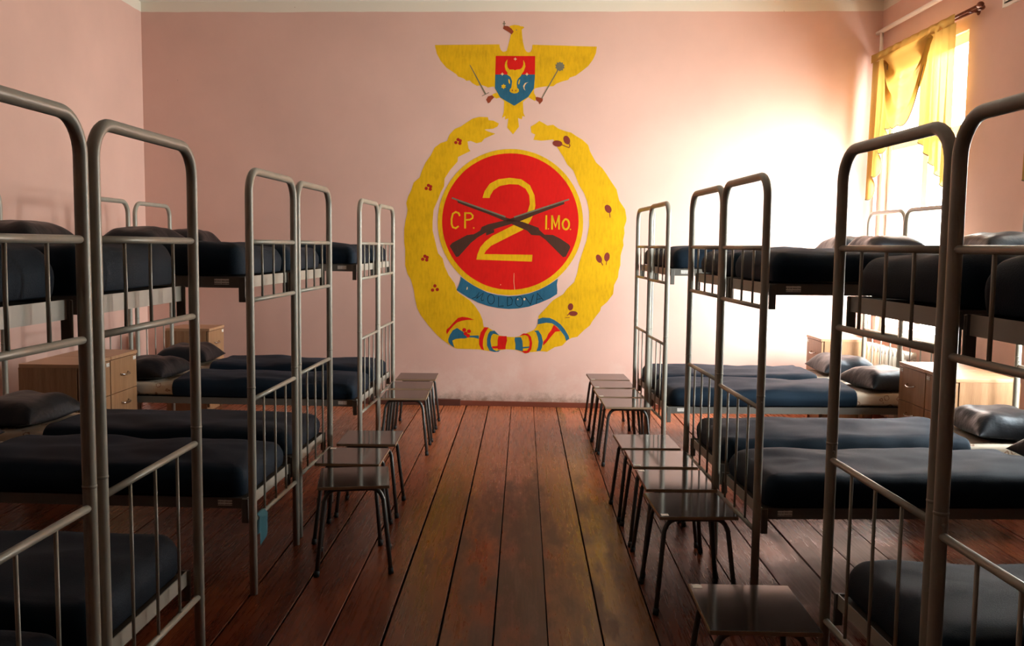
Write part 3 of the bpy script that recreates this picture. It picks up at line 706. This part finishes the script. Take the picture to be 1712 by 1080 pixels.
 ('acorn','mural_maroon',2,[[(849,1496),(845,1479),(837,1466),(827,1457),(816,1455),(806,1460),(799,1471),(795,1486),(795,1503),(799,1520),(806,1534),(816,1542),(827,1544),(837,1539),(845,1529),(849,1513)],[(816,1459),(812,1423),(819,1422),(823,1458)]]),
 ('acorn','mural_maroon',2,[[(500,1000),(496,986),(488,976),(479,970),(468,969),(458,973),(451,982),(447,994),(447,1008),(451,1021),(459,1032),(469,1038),(479,1039),(489,1035),(496,1026),(500,1013)],[(546,939),(542,929),(533,921),(519,915),(502,913),(485,915),(470,920),(461,928),(457,937),(460,947),(470,955),(484,961),(501,963),(518,961),(532,956),(542,948)],[(446,914),(465,934),(459,940),(439,920)],[(423,892),(468,895),(467,901),(423,898)]]),
]
# ------------------------------------------------------------------ the mural on the end wall
mural = thing('painted_emblem', 'large painted yellow, red and blue military emblem with eagle, wreath and numeral on pink wall', 'mural',
              (0, 8.97, 0), math.atan(-0.04))
for (nm, mk, layer, polys) in MURAL:
    mb = MB()
    d = -0.0006 - 0.0004 * layer
    for p in polys:
        co = [Vector((u / 1000.0, d, z / 1000.0)) for u, z in p]
        vs = [mb.bm.verts.new(q) for q in co]
        for tri in tessellate_polygon([co]):
            try: f = mb.bm.faces.new([vs[k] for k in tri])
            except ValueError: continue
            f.normal_update()
            if f.normal.y > 0: f.normal_flip()
    me = bpy.data.meshes.new(nm)
    mb.bm.to_mesh(me)
    mb.bm.free()
    o = bpy.data.objects.new(nm, me)
    C.objects.link(o)
    me.materials.append(M[mk])
    o.parent = mural

# ------------------------------------------------------------------ bunk beds
BW, BL = 0.69, 2.05
PR = 0.018
Z_TOP = 1.918
Z_G, Z_U, Z_L, Z_B = 1.603, 1.343, 0.896, 0.341
BASES = ((0.39, 0.44), (1.397, 1.448))

def hoop_points():
    h = BW / 2
    r = 0.10
    p = [(0, -h, 0.0), (0, -h, 0.5), (0, -h, 0.96), (0, -h, 1.4)]
    p += arc((-h + r, Z_TOP - r), r, PI, PI / 2, 8)
    p += arc((h - r, Z_TOP - r), r, PI / 2, 0, 8)
    p += [(0, h, 1.4), (0, h, 0.96), (0, h, 0.5), (0, h, 0.0)]
    return p

ORD = ['first', 'second', 'third', 'fourth', 'fifth', 'sixth']
def make_bunk(label_side, loc, rz, label, group):
    t = thing('bunk_bed', label, 'bunk bed', loc, rz, group)
    for x in (0.0, BL):
        mb = MB()
        mb.tube(hoop_points(), PR, 16)
        fr = mb.build('end_frame', M['tube'], t)
        fr.location = (x, 0, 0)
        for z in (Z_G, Z_U, Z_L, Z_B):
            mb = MB()
            mb.tube([(0, -BW / 2 + 0.006, z), (0, BW / 2 - 0.006, z)], 0.0108, 12)
            mb.build('cross_rail', M['tube'], fr)
        for (za, zb) in ((Z_U, Z_G), (Z_B, Z_L)):
            for k in (1, 2, 3):
                y = -BW / 2 + BW * k / 4
                b = random.uniform(-0.004, 0.004)
                mb = MB()
                mb.tube([(0, y, za + 0.004), (0, y + b, (za + zb) / 2), (0, y, zb - 0.004)], 0.0057, 8)
                mb.build('baluster', M['tube'], fr)
        for s in (-1, 1):                # sleeve joint where the upper hoop plugs into the lower posts
            mb = MB()
            mb.tube([(0, s * BW / 2, 0.948), (0, s * BW / 2, 0.953), (0, s * BW / 2, 0.957)], 0.0195, 16, radii=[0.0182, 0.0192, 0.0182])
            mb.ball((0.0, s * BW / 2 - 0.016, 0.925), 0.006)
            mb.build('sleeve_joint', M['tube'], fr)
    for (z0, z1) in BASES:
        e = 0.034
        mb = MB()
        mb.box((BL / 2, 0, z1 - 0.012), (BL - 2 * e - 0.012, BW - 0.07, 0.012))
        base = mb.build('bed_base', M['deck'], t)
        for x in (e, BL - e):            # end channels: upright plate and a ledge
            mb = MB()
            mb.box((x, 0, (z0 + z1) / 2), (0.004, BW - 0.055, z1 - z0))
            mb.box((x + (0.014 if x < 1 else -0.014), 0, z0 + 0.002), (0.028, BW - 0.055, 0.004))
            mb.build('end_rail', M['rail'], base)
        for s in (-1, 1):
            mb = MB()
            y = s * (BW / 2 - 0.024)
            mb.box((BL / 2, y, (z0 + z1) / 2), (BL - 0.05, 0.004, z1 - z0))
            mb.box((BL / 2, y - s * 0.014, z0 + 0.002), (BL - 0.08, 0.028, 0.004))
            mb.build('side_rail', M['side_rail'], base)
            for x, dx in ((0.030, 1), (BL - 0.030, -1)):
                mb = MB()
                mb.box((x + dx * 0.010, s * (BW / 2 - 0.014), (z0 + z1) / 2 - 0.032), (0.030, 0.012, z1 - z0 + 0.062), 0.003)
                mb.build('hook_bracket', M['side_rail'], base)
        s = label_side
        mb = MB()
        mb.box((0, 0, 0), (0.066, 0.0015, 0.026))
        lb = mb.build('inventory_label', M['label'], base)
        lb.location = (0.135, s * (BW / 2 - 0.0212), (z0 + z1) / 2 + 0.002)
    return t

def rounded_rings(L, W, H, seed, amp=0.012, head_open=True):
    """U-shaped shell (open at the head end): rings from the hem up and over the top."""
    r = 0.055
    prof = [(0.0, 0.0), (-0.007, H * 0.3), (-0.007, H - r)]
    for k in range(1, 6):
        a = PI / 2 * k / 5
        prof.append((r - r * math.cos(a), H - r + r * math.sin(a)))
    prof += [(d, H + 0.004 + 0.012 * min(1.0, (d - 0.055) / 0.2)) for d in (0.07, 0.11, 0.16, 0.22, 0.28, W / 2)]
    rows = []
    NS, NF, NC = 30, 10, 5
    off = Vector((seed * 7.13, seed * 3.7, seed * 1.9))
    for (d, z) in prof:
        hw = W / 2 - d
        rc = max(0.06 - d, 0.0) if d < 0.06 else 0.0
        pts = []
        xf = d
        for i in range(NS + 1):
            q = i / NS
            pts.append((L + (xf + rc - L) * q, -hw))
        for i in range(1, NC):
            a = PI / 2 * i / NC
            pts.append((xf + rc - rc * math.sin(a), -hw + rc - rc * math.cos(a)))
        for i in range(NF + 1):
            q = i / NF
            pts.append((xf, -(hw - rc) + 2 * (hw - rc) * q))
        for i in range(1, NC):
            a = PI / 2 * i / NC
            pts.append((xf + rc - rc * math.cos(a), hw - rc + rc * math.sin(a)))
        for i in range(NS + 1):
            q = i / NS
            pts.append((xf + rc + (L - xf - rc) * q, hw))
        row = []
        for (x, y) in pts:
            n1 = noise.noise(Vector((x * 2.3, y * 4.5, z * 4)) + off)
            n2 = noise.noise(Vector((x * 7.0, y * 9.0, z * 9)) + off)
            k = min(1.0, max(0.0, z / H))
            n3 = noise.noise(Vector((x * 13.0 + y * 5, y * 16.0 - x * 4, 3.3)) + off)
            dz = (n1 * amp * 1.2 + n2 * amp * 0.5 + n3 * 0.004) * k
            dy = (n1 * 0.007 + n2 * 0.007) * (1 if y >= 0 else -1) * (1 if abs(y) > W / 2 - 0.02 else 0)
            hem = noise.noise(Vector((x * 3.1, 5.0 if y > 0 else 1.0, 2.2)) + off) * 0.008 if z == 0.0 else 0.0
            row.append((x, y + dy, z + dz + hem + 0.004))
        rows.append(row)
    return rows

def pillow_mesh(a, b, h, seed):
    mb = MB()
    N = 18
    off = Vector((seed * 3.3, seed * 1.7, seed * 5.1))
    def P(u, v, sgn):
        x = a * u * (1 - 0.10 * (1 - v * v) * abs(u) ** 3)
        y = b * v * (1 - 0.12 * (1 - u * u) * abs(v) ** 3)
        e = (max(0.0, 1 - u ** 4) * max(0.0, 1 - v ** 4)) ** 0.62
        w = noise.noise(Vector((x * 9, y * 9, sgn)) + off) * 0.020 + noise.noise(Vector((x * 22, y * 22, sgn)) + off) * 0.008
        w *= e ** 0.5
        if sgn > 0: z = 0.022 + h * e + w + 0.02 * abs(u * v)
        else: z = 0.022 - 0.020 * e + 0.02 * abs(u * v)
        return (x, y, z)
    def s(i):
        q = -1 + 2 * i / N
        return math.sin(q * PI / 2)
    top = [[P(s(i), s(j), 1) for j in range(N + 1)] for i in range(N + 1)]
    bot = [[P(s(i), s(j), -1) for j in range(N + 1)] for i in range(N + 1)]
    mb.grid(top)
    mb.grid(bot)
    return mb

# (side, ordinal from the mural wall, foot centre x, y, extra turn)
BEDS = [('plain', 1, -1.190, 7.866, 0.032), ('plain', 2, -1.188, 6.987, 0.032), ('plain', 3, -1.192, 5.171, 0.032),
        ('plain', 4, -1.200, 4.353, 0.032), ('plain', 5, -1.148, 2.784, 0.02), ('plain', 6, -1.147, 1.996, 0.02),
        ('window', 1, 1.018, 7.655, 0.045), ('window', 2, 1.023, 6.890, 0.045), ('window', 3, 1.031, 5.155, 0.048),
        ('window', 4, 1.038, 4.313, 0.048), ('window', 5, 1.060, 2.668, 0.045), ('window', 6, 1.060, 1.870, 0.045)]
SIDE = {'plain': 'windowless side', 'window': 'window side'}
protos = {}
bseed = 0
for (side, od, bx, by, tw) in BEDS:
    where = '%s bed from the mural, %s' % (ORD[od - 1], SIDE[side])
    rz = tw if side == 'window' else PI - tw
    lab = 'grey tubular steel bunk bed, %s from the mural wall on the %s' % (ORD[od - 1], SIDE[side])
    grp = 'bunk beds on the ' + SIDE[side]
    if side not in protos:
        t = protos[side] = make_bunk(1 if side == 'plain' else -1, (bx, by, 0), rz, lab, grp)
    else:
        t = copy_tree(protos[side])
        t.location = (bx, by, 0)
        t.rotation_euler = (0, 0, rz)
        t['label'] = lab
    RM = Matrix.Translation((bx, by, 0)) @ Matrix.Rotation(rz, 4, 'Z')
    for lev, (z0, z1) in zip(('lower', 'upper'), BASES):
        bseed += 1
        rnd = random.Random(bseed * 17)
        zb = z1 + 0.002
        mh = 0.098
        # mattress in its flowered sheet
        mb = MB()
        mb.box((0.945, 0, mh / 2), (1.83, 0.60, mh), 0.025, seg=3)
        for f in mb.bm.faces: f.smooth = True
        m_ = mb.build('mattress', M['sheet'])
        m_.matrix_world = RM @ Matrix.Translation((0.085, 0, zb))
        tag(m_, 'mattress in beige flowered sheet, %s bunk, %s' % (lev, where), 'mattress', 'mattresses in flowered sheets')
        # blanket
        H = mh + 0.022 + rnd.uniform(-0.004, 0.012)
        Lb = rnd.uniform(1.33, 1.405)
        mb = MB()
        mb.grid(rounded_rings(Lb, 0.652, H, bseed, 0.020))
        bl = mb.build('blanket', M['blanket'], weld=0.0015)
        so = bl.modifiers.new('cloth', 'SOLIDIFY')
        so.thickness = 0.005
        so.offset = 1
        su = bl.modifiers.new('soft', 'SUBSURF')
        su.levels = 1
        su.render_levels = 1
        bl.matrix_world = RM @ Matrix.Translation((0.055, 0, zb))
        tag(bl, 'navy wool blanket, %s bunk, %s' % (lev, where), 'blanket', 'navy wool blankets on the bunks')
        if od <= 4:
            ps = bseed
            mb = pillow_mesh(0.235, 0.285, 0.135, ps)
            p = mb.build('pillow', M['pillow'], weld=0.0008)
            su = p.modifiers.new('soft', 'SUBSURF')
            su.levels = 1
            su.render_levels = 1
            px = 1.715 + rnd.uniform(0.0, 0.035)
            p.matrix_world = RM @ Matrix.Translation((px, rnd.uniform(-0.03, 0.03), zb + mh + 0.003)) @ Matrix.Rotation(rnd.uniform(-0.12, 0.12), 4, 'Z')
            tag(p, 'dark cotton pillow, %s bunk, %s' % (lev, where), 'pillow', 'dark pillows at the bunk heads')

# teal cloth hung over the lower foot bar of the fourth bed on the windowless side
mb = MB()
rows = []
for i in range(49):
    u = i / 48.0
    row = []
    for j in range(9):
        v = j / 8.0
        y = 0.058 * (v - 0.5) * 2 * (1 - 0.25 * u)
        a = 2 * PI * 0.5 * min(1.0, max(0.0, (u - 0.42) / 0.16))
        if u < 0.42: x, z = 0.0155, -0.10 + 0.10 * u / 0.42
        elif u < 0.58: x, z = 0.0155 * math.cos(a), 0.0155 * math.sin(a)
        else: x, z = -0.0155 - 0.006 * (1 + math.sin(v * 5)), -(u - 0.58) / 0.42 * (0.085 + 0.05 * v)
        row.append((x, y, z))
    rows.append(row)
mb.grid(rows)
tc = mb.build('hanging_cloth', M['teal'])
tc.location = (-1.2079, 4.105, Z_B)
tc.rotation_euler = (0, 0, PI - 0.032)
tag(tc, 'small teal cloth hung over the lowest foot bar of the fourth bed, windowless side', 'cloth')

# ------------------------------------------------------------------ stools
SW, SD, SH = 0.345, 0.385, 0.44
def make_stool(label, group):
    t = thing('stool', label, 'stool', (0, 0, 0), 0, group)
    mb = MB()
    mb.box((0, 0, SH - 0.008), (SW, SD, 0.016), 0.003)
    st = mb.build('seat', M['seat'], t)
    st.data.materials.append(M['seat_edge'])
    for pl in st.data.polygons:
        if abs(pl.normal.z) < 0.5: pl.material_index = 1
    for s in (-1, 1):
        mb = MB()
        y0, y1 = s * (SD / 2 - 0.055), s * (SD / 2 - 0.008)
        hx0, hx1 = SW / 2 - 0.035, SW / 2 + 0.006
        zt = SH - 0.027
        r = 0.055
        def leg(sx):
            o = []
            for (q, z) in ((0.0, 0.0), (0.55, 0.22), (0.9, zt - r)):
                o.append((sx * (hx1 + (hx0 - hx1) * q), y1 + (y0 - y1) * q, z))
            for k in range(1, 6):
                a = PI / 2 * k / 5
                o.append((sx * (hx0 - r + r * math.cos(a)), y0, zt - r + r * math.sin(a)))
            return o
        pts = leg(-1) + leg(1)[::-1]
        mb.tube(pts, 0.0108, 12)
        fr = mb.build('leg_frame', M['stool_leg'], t)
        for sx in (-1, 1):
            mb = MB()
            mb.tube([(sx * hx1, y1, 0.0), (sx * (hx1 - 0.003), y1 - s * 0.003, 0.028)], 0.0135, 12)
            mb.build('rubber_foot', M['rubber'], fr)
    mb = MB()
    for sx in (-1, 1):
        mb.box((sx * 0.11, 0, SH - 0.0215), (0.022, SD - 0.12, 0.011))
    mb.build('seat_batten', M['rubber'], t)
    return t

# (side, ordinal from mural, x, y, turn, sticker corner)
STOOLS = [('plain', 1, -0.922, 7.952, 0.02, None), ('plain', 2, -0.914, 7.442, 0.05, None), ('plain', 3, -0.900, 6.966, 0.04, None),
          ('plain', 4, -0.905, 5.380, 0.02, None), ('plain', 5, -0.920, 4.897, 0.0, (-1, 1)), ('plain', 6, -0.832, 4.448, 0.17, None),
          ('window', 1, 0.768, 8.060, 0.03, (-1, -1)), ('window', 2, 0.769, 7.626, 0.02, (-1, -1)), ('window', 3, 0.764, 7.172, 0.025, (-1, -1)),
          ('window', 4, 0.778, 6.718, 0.015, None), ('window', 5, 0.750, 5.376, 0.03, None), ('window', 6, 0.768, 4.934, 0.01, (-1, -1)),
          ('window', 7, 0.776, 4.485, 0.01, (-1, 1)), ('window', 8, 0.768, 4.042, 0.045, (-1, -1)), ('window', 9, 0.756, 2.870, -0.01, (-1, 1))]
SORD = ORD + ['seventh', 'eighth', 'ninth']
s0 = None
for (side, od, x, y, rz, st) in STOOLS:
    lab = 'brown stool with dark tube legs, %s from the mural, %s of aisle' % (SORD[od - 1], SIDE[side])
    grp = 'stools along the ' + SIDE[side]
    if s0 is None:
        t = s0 = make_stool(lab, grp)
    else:
        t = copy_tree(s0)
        for ch in list(t.children):
            if ch.name.startswith('sticker'): bpy.data.objects.remove(ch)
        t['label'] = lab
        t['group'] = grp
    t.location = (x, y, 0)
    t.rotation_euler = (0, 0, rz)
    if st:
        mb = MB()
        mb.box((st[0] * (SW / 2 - 0.027), st[1] * (SD / 2 - 0.027), SH + 0.0006), (0.032, 0.030, 0.001))
        mb.build('sticker', M['sticker'], t)

# ------------------------------------------------------------------ bedside cabinets
CW, CD, CH = 0.425, 0.41, 0.795
def make_cabinet(label, group):          # local +x is the front, origin at the middle of the front edge on the floor
    t = thing('bedside_cabinet', label, 'cabinet', (0, 0, 0), 0, group)
    mb = MB()
    mb.box((-CD / 2 - 0.018, -CW / 2 + 0.009, CH / 2 - 0.012), (CD - 0.03, 0.018, CH - 0.024))
    mb.box((-CD / 2 - 0.018, CW / 2 - 0.009, CH / 2 - 0.012), (CD - 0.03, 0.018, CH - 0.024))
    mb.box((-CD + 0.012, 0, CH / 2 - 0.012), (0.006, CW - 0.036, CH - 0.024))
    mb.box((-CD / 2 - 0.018, 0, 0.055), (CD - 0.04, CW - 0.036, 0.018))
    mb.box((-0.06, 0, 0.024), (0.016, CW - 0.036, 0.048))
    mb.build('body', M['oak'], t)
    mb = MB()
    mb.box((-CD / 2, 0, CH - 0.012), (CD, CW, 0.024), 0.002)
    mb.build('top', M['oak_top'], t)
    for nm, za, zb, hz in (('drawer', 0.527, 0.766, 0.655), ('door', 0.052, 0.523, 0.45)):
        mb = MB()
        mb.box((-0.016, 0, (za + zb) / 2), (0.018, CW - 0.006, zb - za), 0.0015)
        d = mb.build(nm, M['oak'], t)
        mb = MB()
        pts = []
        for k in range(11):
            a = PI * k / 10
            pts.append((-0.007 + 0.030 * math.sin(a) ** 0.7, 0.062 * math.cos(a), hz - 0.012 * math.sin(a)))
        mb.tube(pts, 0.0052, 8)
        mb.build('handle', M['chrome'], d)
    mb = MB()
    mb.box((0, 0, 0), (0.0015, 0.046, 0.026))
    lb = mb.build('inventory_label', M['label'], t)
    lb.location = (-0.0062, CW / 2 - 0.035, 0.742)
    return t

CABS = [(-2.865, 6.028, 0.0, 'oak bedside cabinet with dark visible side, of the touching pair on the windowless side', 'cabinets on the windowless side'),
        (-2.865, 6.460, 0.0, 'oak bedside cabinet nearer the mural of the touching pair on the windowless side', 'cabinets on the windowless side'),
        (-2.915, 8.585, 0.0, 'lone oak bedside cabinet in the corner of mural wall and windowless wall', 'cabinets on the windowless side'),
        (2.735, 5.920, PI, 'oak bedside cabinet with pale sunlit side, of the touching pair on the window side', 'cabinets on the window side'),
        (2.735, 6.352, PI, 'oak bedside cabinet nearer the mural of the touching pair on the window side', 'cabinets on the window side'),
        (2.690, 8.365, PI, 'lone oak bedside cabinet in the corner of mural wall and window wall', 'cabinets on the window side')]
c0 = None
for (x, y, rz, lab, grp) in CABS:
    if c0 is None:
        t = c0 = make_cabinet(lab, grp)
    else:
        t = copy_tree(c0)
        t['label'] = lab
        t['group'] = grp
    if rz > 1:                           # on these units the label sits in the other corner
        for ch in t.children:
            if ch.name.startswith('inventory_label'): ch.location.y = -(CW / 2 - 0.035)
    t.location = (x, y, 0)
    t.rotation_euler = (0, 0, rz)

# ------------------------------------------------------------------ window wall fittings
def make_rod(i, s0, s1, z):
    names = {0: 'first', 1: 'second'}
    t = thing('curtain_rod', 'brown varnished double curtain rod over the %s window from the mural' % names[i], 'curtain rod', (0, 0, 0), 0, 'curtain rods')
    for off, nm, a, e in ((0.10, 'front_pole', s0, s1), (0.05, 'rear_pole', s0 + 0.17, s1 - 0.08)):
        mb = MB()
        mb.tube([rw(a, off, z), rw(e, off, z)], 0.011, 10)
        po = mb.build(nm, M['rod'], t)
        for s, sg in ((a, -1), (e, 1)):
            if s < 0.1: continue
            mb = MB()
            mb.ball(rw(s + sg * 0.03, off, z), 0.026, 0.85)
            mb.tube([rw(s, off, z), rw(s + sg * 0.012, off, z)], 0.018, 10)
            mb.build('finial', M['rod'], po)
    for s in (s0 + 0.20, s1 - 0.18):
        mb = MB()
        mb.tube([rw(s, 0.0, z), rw(s, 0.112, z)], 0.007, 8)
        mb.tube([rw(s, 0.0, z), rw(s, 0.006, z)], 0.025, 10)
        mb.build('bracket', M['rod'], t)
    return t

def cloth(parent, name, fn, nu, nv, m=None):
    mb = MB()
    mb.grid([[fn(i / nu, j / nv) for j in range(nv + 1)] for i in range(nu + 1)])
    o = mb.build(name, m or M['curtain'], parent)
    return o

def hem(parent, pts):
    mb = MB()
    mb.tube(pts, 0.004, 6)
    mb.build('hem_cord', M['hem'], parent)

def make_curtain(i, sa, sb, z):
    """asymmetric valance: long cascade by sa, swag in the middle, side panel by sb"""
    names = {0: 'first', 1: 'second'}
    t = thing('curtain', 'sheer yellow curtain with swag and zigzag tail at the %s window from the mural' % names[i], 'curtain', (0, 0, 0), 0, 'yellow curtains')
    W = sb - sa
    # header band over the rod
    cloth(t, 'header', lambda u, v: rw(sa + W * u, 0.118 + 0.004 * math.sin(u * 60), z + 0.018 - 0.075 * v), 80, 3)
    # cascade: pleats end one below the other, zigzag hem
    wc = 0.36 * W
    def casc(u, v):
        ln = 1.28 - 0.72 * u
        zz = 0.045 * math.sin(u * 7 * PI)
        s = sa + 0.03 + wc * u * (0.78 + 0.22 * (1 - v)) + 0.02 * math.sin(u * 7 * PI + 0.5) * v
        return rw(s, 0.10 + 0.034 * math.cos(u * 7 * PI) * (0.4 + 0.6 * v), z - 0.05 - (ln + zz) * v)
    cloth(t, 'cascade', casc, 56, 20)
    hem(t, [casc(k / 56, 1.0) for k in range(57)])
    # swag: catenary folds
    a0, a1 = sa + 0.20 * W, sa + 0.80 * W
    def swag(u, v):
        sag = 0.68 * v
        q = 2 * u - 1
        s = (a0 + a1) / 2 + q * (a1 - a0) / 2 * (1 - 0.20 * v + 0.30 * v * v * abs(q) * 0)
        top = z - 0.05
        zz = top - sag * (1 - abs(q) ** 3.0) - 0.10 * v * abs(q)
        f = 0.036 * math.sin(v * 5.0 * PI) * (1 - 0.5 * q * q)
        return rw(s, 0.135 + f + 0.05 * v * (1 - q * q), zz + 0.3 * f)
    cloth(t, 'swag', swag, 40, 44)
    hem(t, [swag(k / 40, 1.0) for k in range(41)])
    # side panel with slanted hem
    p0, p1 = sa + 0.66 * W, sb
    def panel(u, v):
        ln = 0.86 + 0.42 * u
        s = p0 + (p1 - p0) * (u * (1 - 0.04 * v) + 0.10 * v * (1 - u))
        return rw(s, 0.112 + 0.026 * math.cos(u * 9 * PI) * (0.35 + 0.65 * v), z - 0.05 - ln * v)
    cloth(t, 'side_panel', panel, 64, 20)
    hem(t, [panel(k / 64, 1.0) for k in range(65)])
    return t

make_rod(0, 0.04, 1.93, 3.405)
make_curtain(0, 0.06, 1.62, 3.405)
make_rod(1, 2.60, 4.52, 3.405)
make_curtain(1, 2.64, 4.26, 3.405)

pipe = thing('heating_pipe', 'white painted heating pipe high on the window wall above the curtain rod', 'pipe')
mb = MB()
mb.tube([rw(0.012, 0.05, 3.64), rw(4.5, 0.05, 3.64), rw(SEND - 0.3, 0.05, 3.64)], 0.020, 12)
mb.build('pipe_run', M['white_paint'], pipe)
mb = MB()
mb.tube([rw(0.11, 0.05, 3.64), rw(0.11, 0.05, 2.0), rw(0.11, 0.05, 0.30)], 0.016, 12)
mb.build('riser', M['white_paint'], pipe)
mb = MB()
for s in (1.85, 4.6):
    mb.tube([rw(s, 0.004, 3.64), rw(s, 0.05, 3.64)], 0.008, 8)
mb.build('pipe_clip', M['white_paint'], pipe)

for i, (w0, w1, _a, _b) in enumerate(WINDOWS[:2]):
    rad = thing('radiator', 'cast iron sectional radiator under the %s window from the mural' % ('first', 'second')[i], 'radiator', group='radiators under the windows')
    n = 12
    for k in range(n):
        s = w0 + 0.12 + 0.078 * k
        mb = MB()
        for off in (0.07, 0.15):
            mb.tube([rw(s, off, 0.13), rw(s, off, 0.72)], 0.022, 10)
        for z in (0.15, 0.70):
            mb.tube([rw(s, 0.06, z), rw(s, 0.16, z)], 0.034, 10)
        mb.build('section', M['radiator'] if 'radiator' in M else M['white_paint'], rad)
    for s in (w0 + 0.16, w0 + 0.12 + 0.078 * (n - 1) - 0.04):
        mb = MB()
        mb.box((0, 0, 0.065), (0.10, 0.03, 0.13))
        f = mb.build('foot', M['white_paint'], rad)
        f.location = rw(s, 0.11, 0.0)

vent = thing('air_vent', 'small white louvred air vent high on the pink window wall', 'vent')
mb = MB()
v0, v1, z0, z1 = 2.10, 2.33, 3.345, 3.56
for (a, b, c, d) in ((v0, v1, z0, z0 + 0.02), (v0, v1, z1 - 0.02, z1), (v0, v0 + 0.02, z0 + 0.02, z1 - 0.02), (v1 - 0.02, v1, z0 + 0.02, z1 - 0.02)):
    rw_box(mb, a, b, 0.0, 0.016, c, d)
mb.build('frame', M['white_paint'], vent)
mb = MB()
rw_box(mb, v0 + 0.02, v1 - 0.02, 0.0, 0.003, z0 + 0.02, z1 - 0.02)
mb.build('backing', M['vent_dark'], vent)
for k in range(6):
    zz = z0 + 0.035 + 0.029 * k
    mb = MB()
    mb.hexa([rw(v0 + 0.02, 0.014, zz), rw(v1 - 0.02, 0.014, zz), rw(v1 - 0.02, 0.004, zz + 0.014), rw(v0 + 0.02, 0.004, zz + 0.014),
             rw(v0 + 0.02, 0.016, zz + 0.002), rw(v1 - 0.02, 0.016, zz + 0.002), rw(v1 - 0.02, 0.006, zz + 0.017), rw(v0 + 0.02, 0.006, zz + 0.017)])
    mb.build('louvre', M['white_paint'], vent)
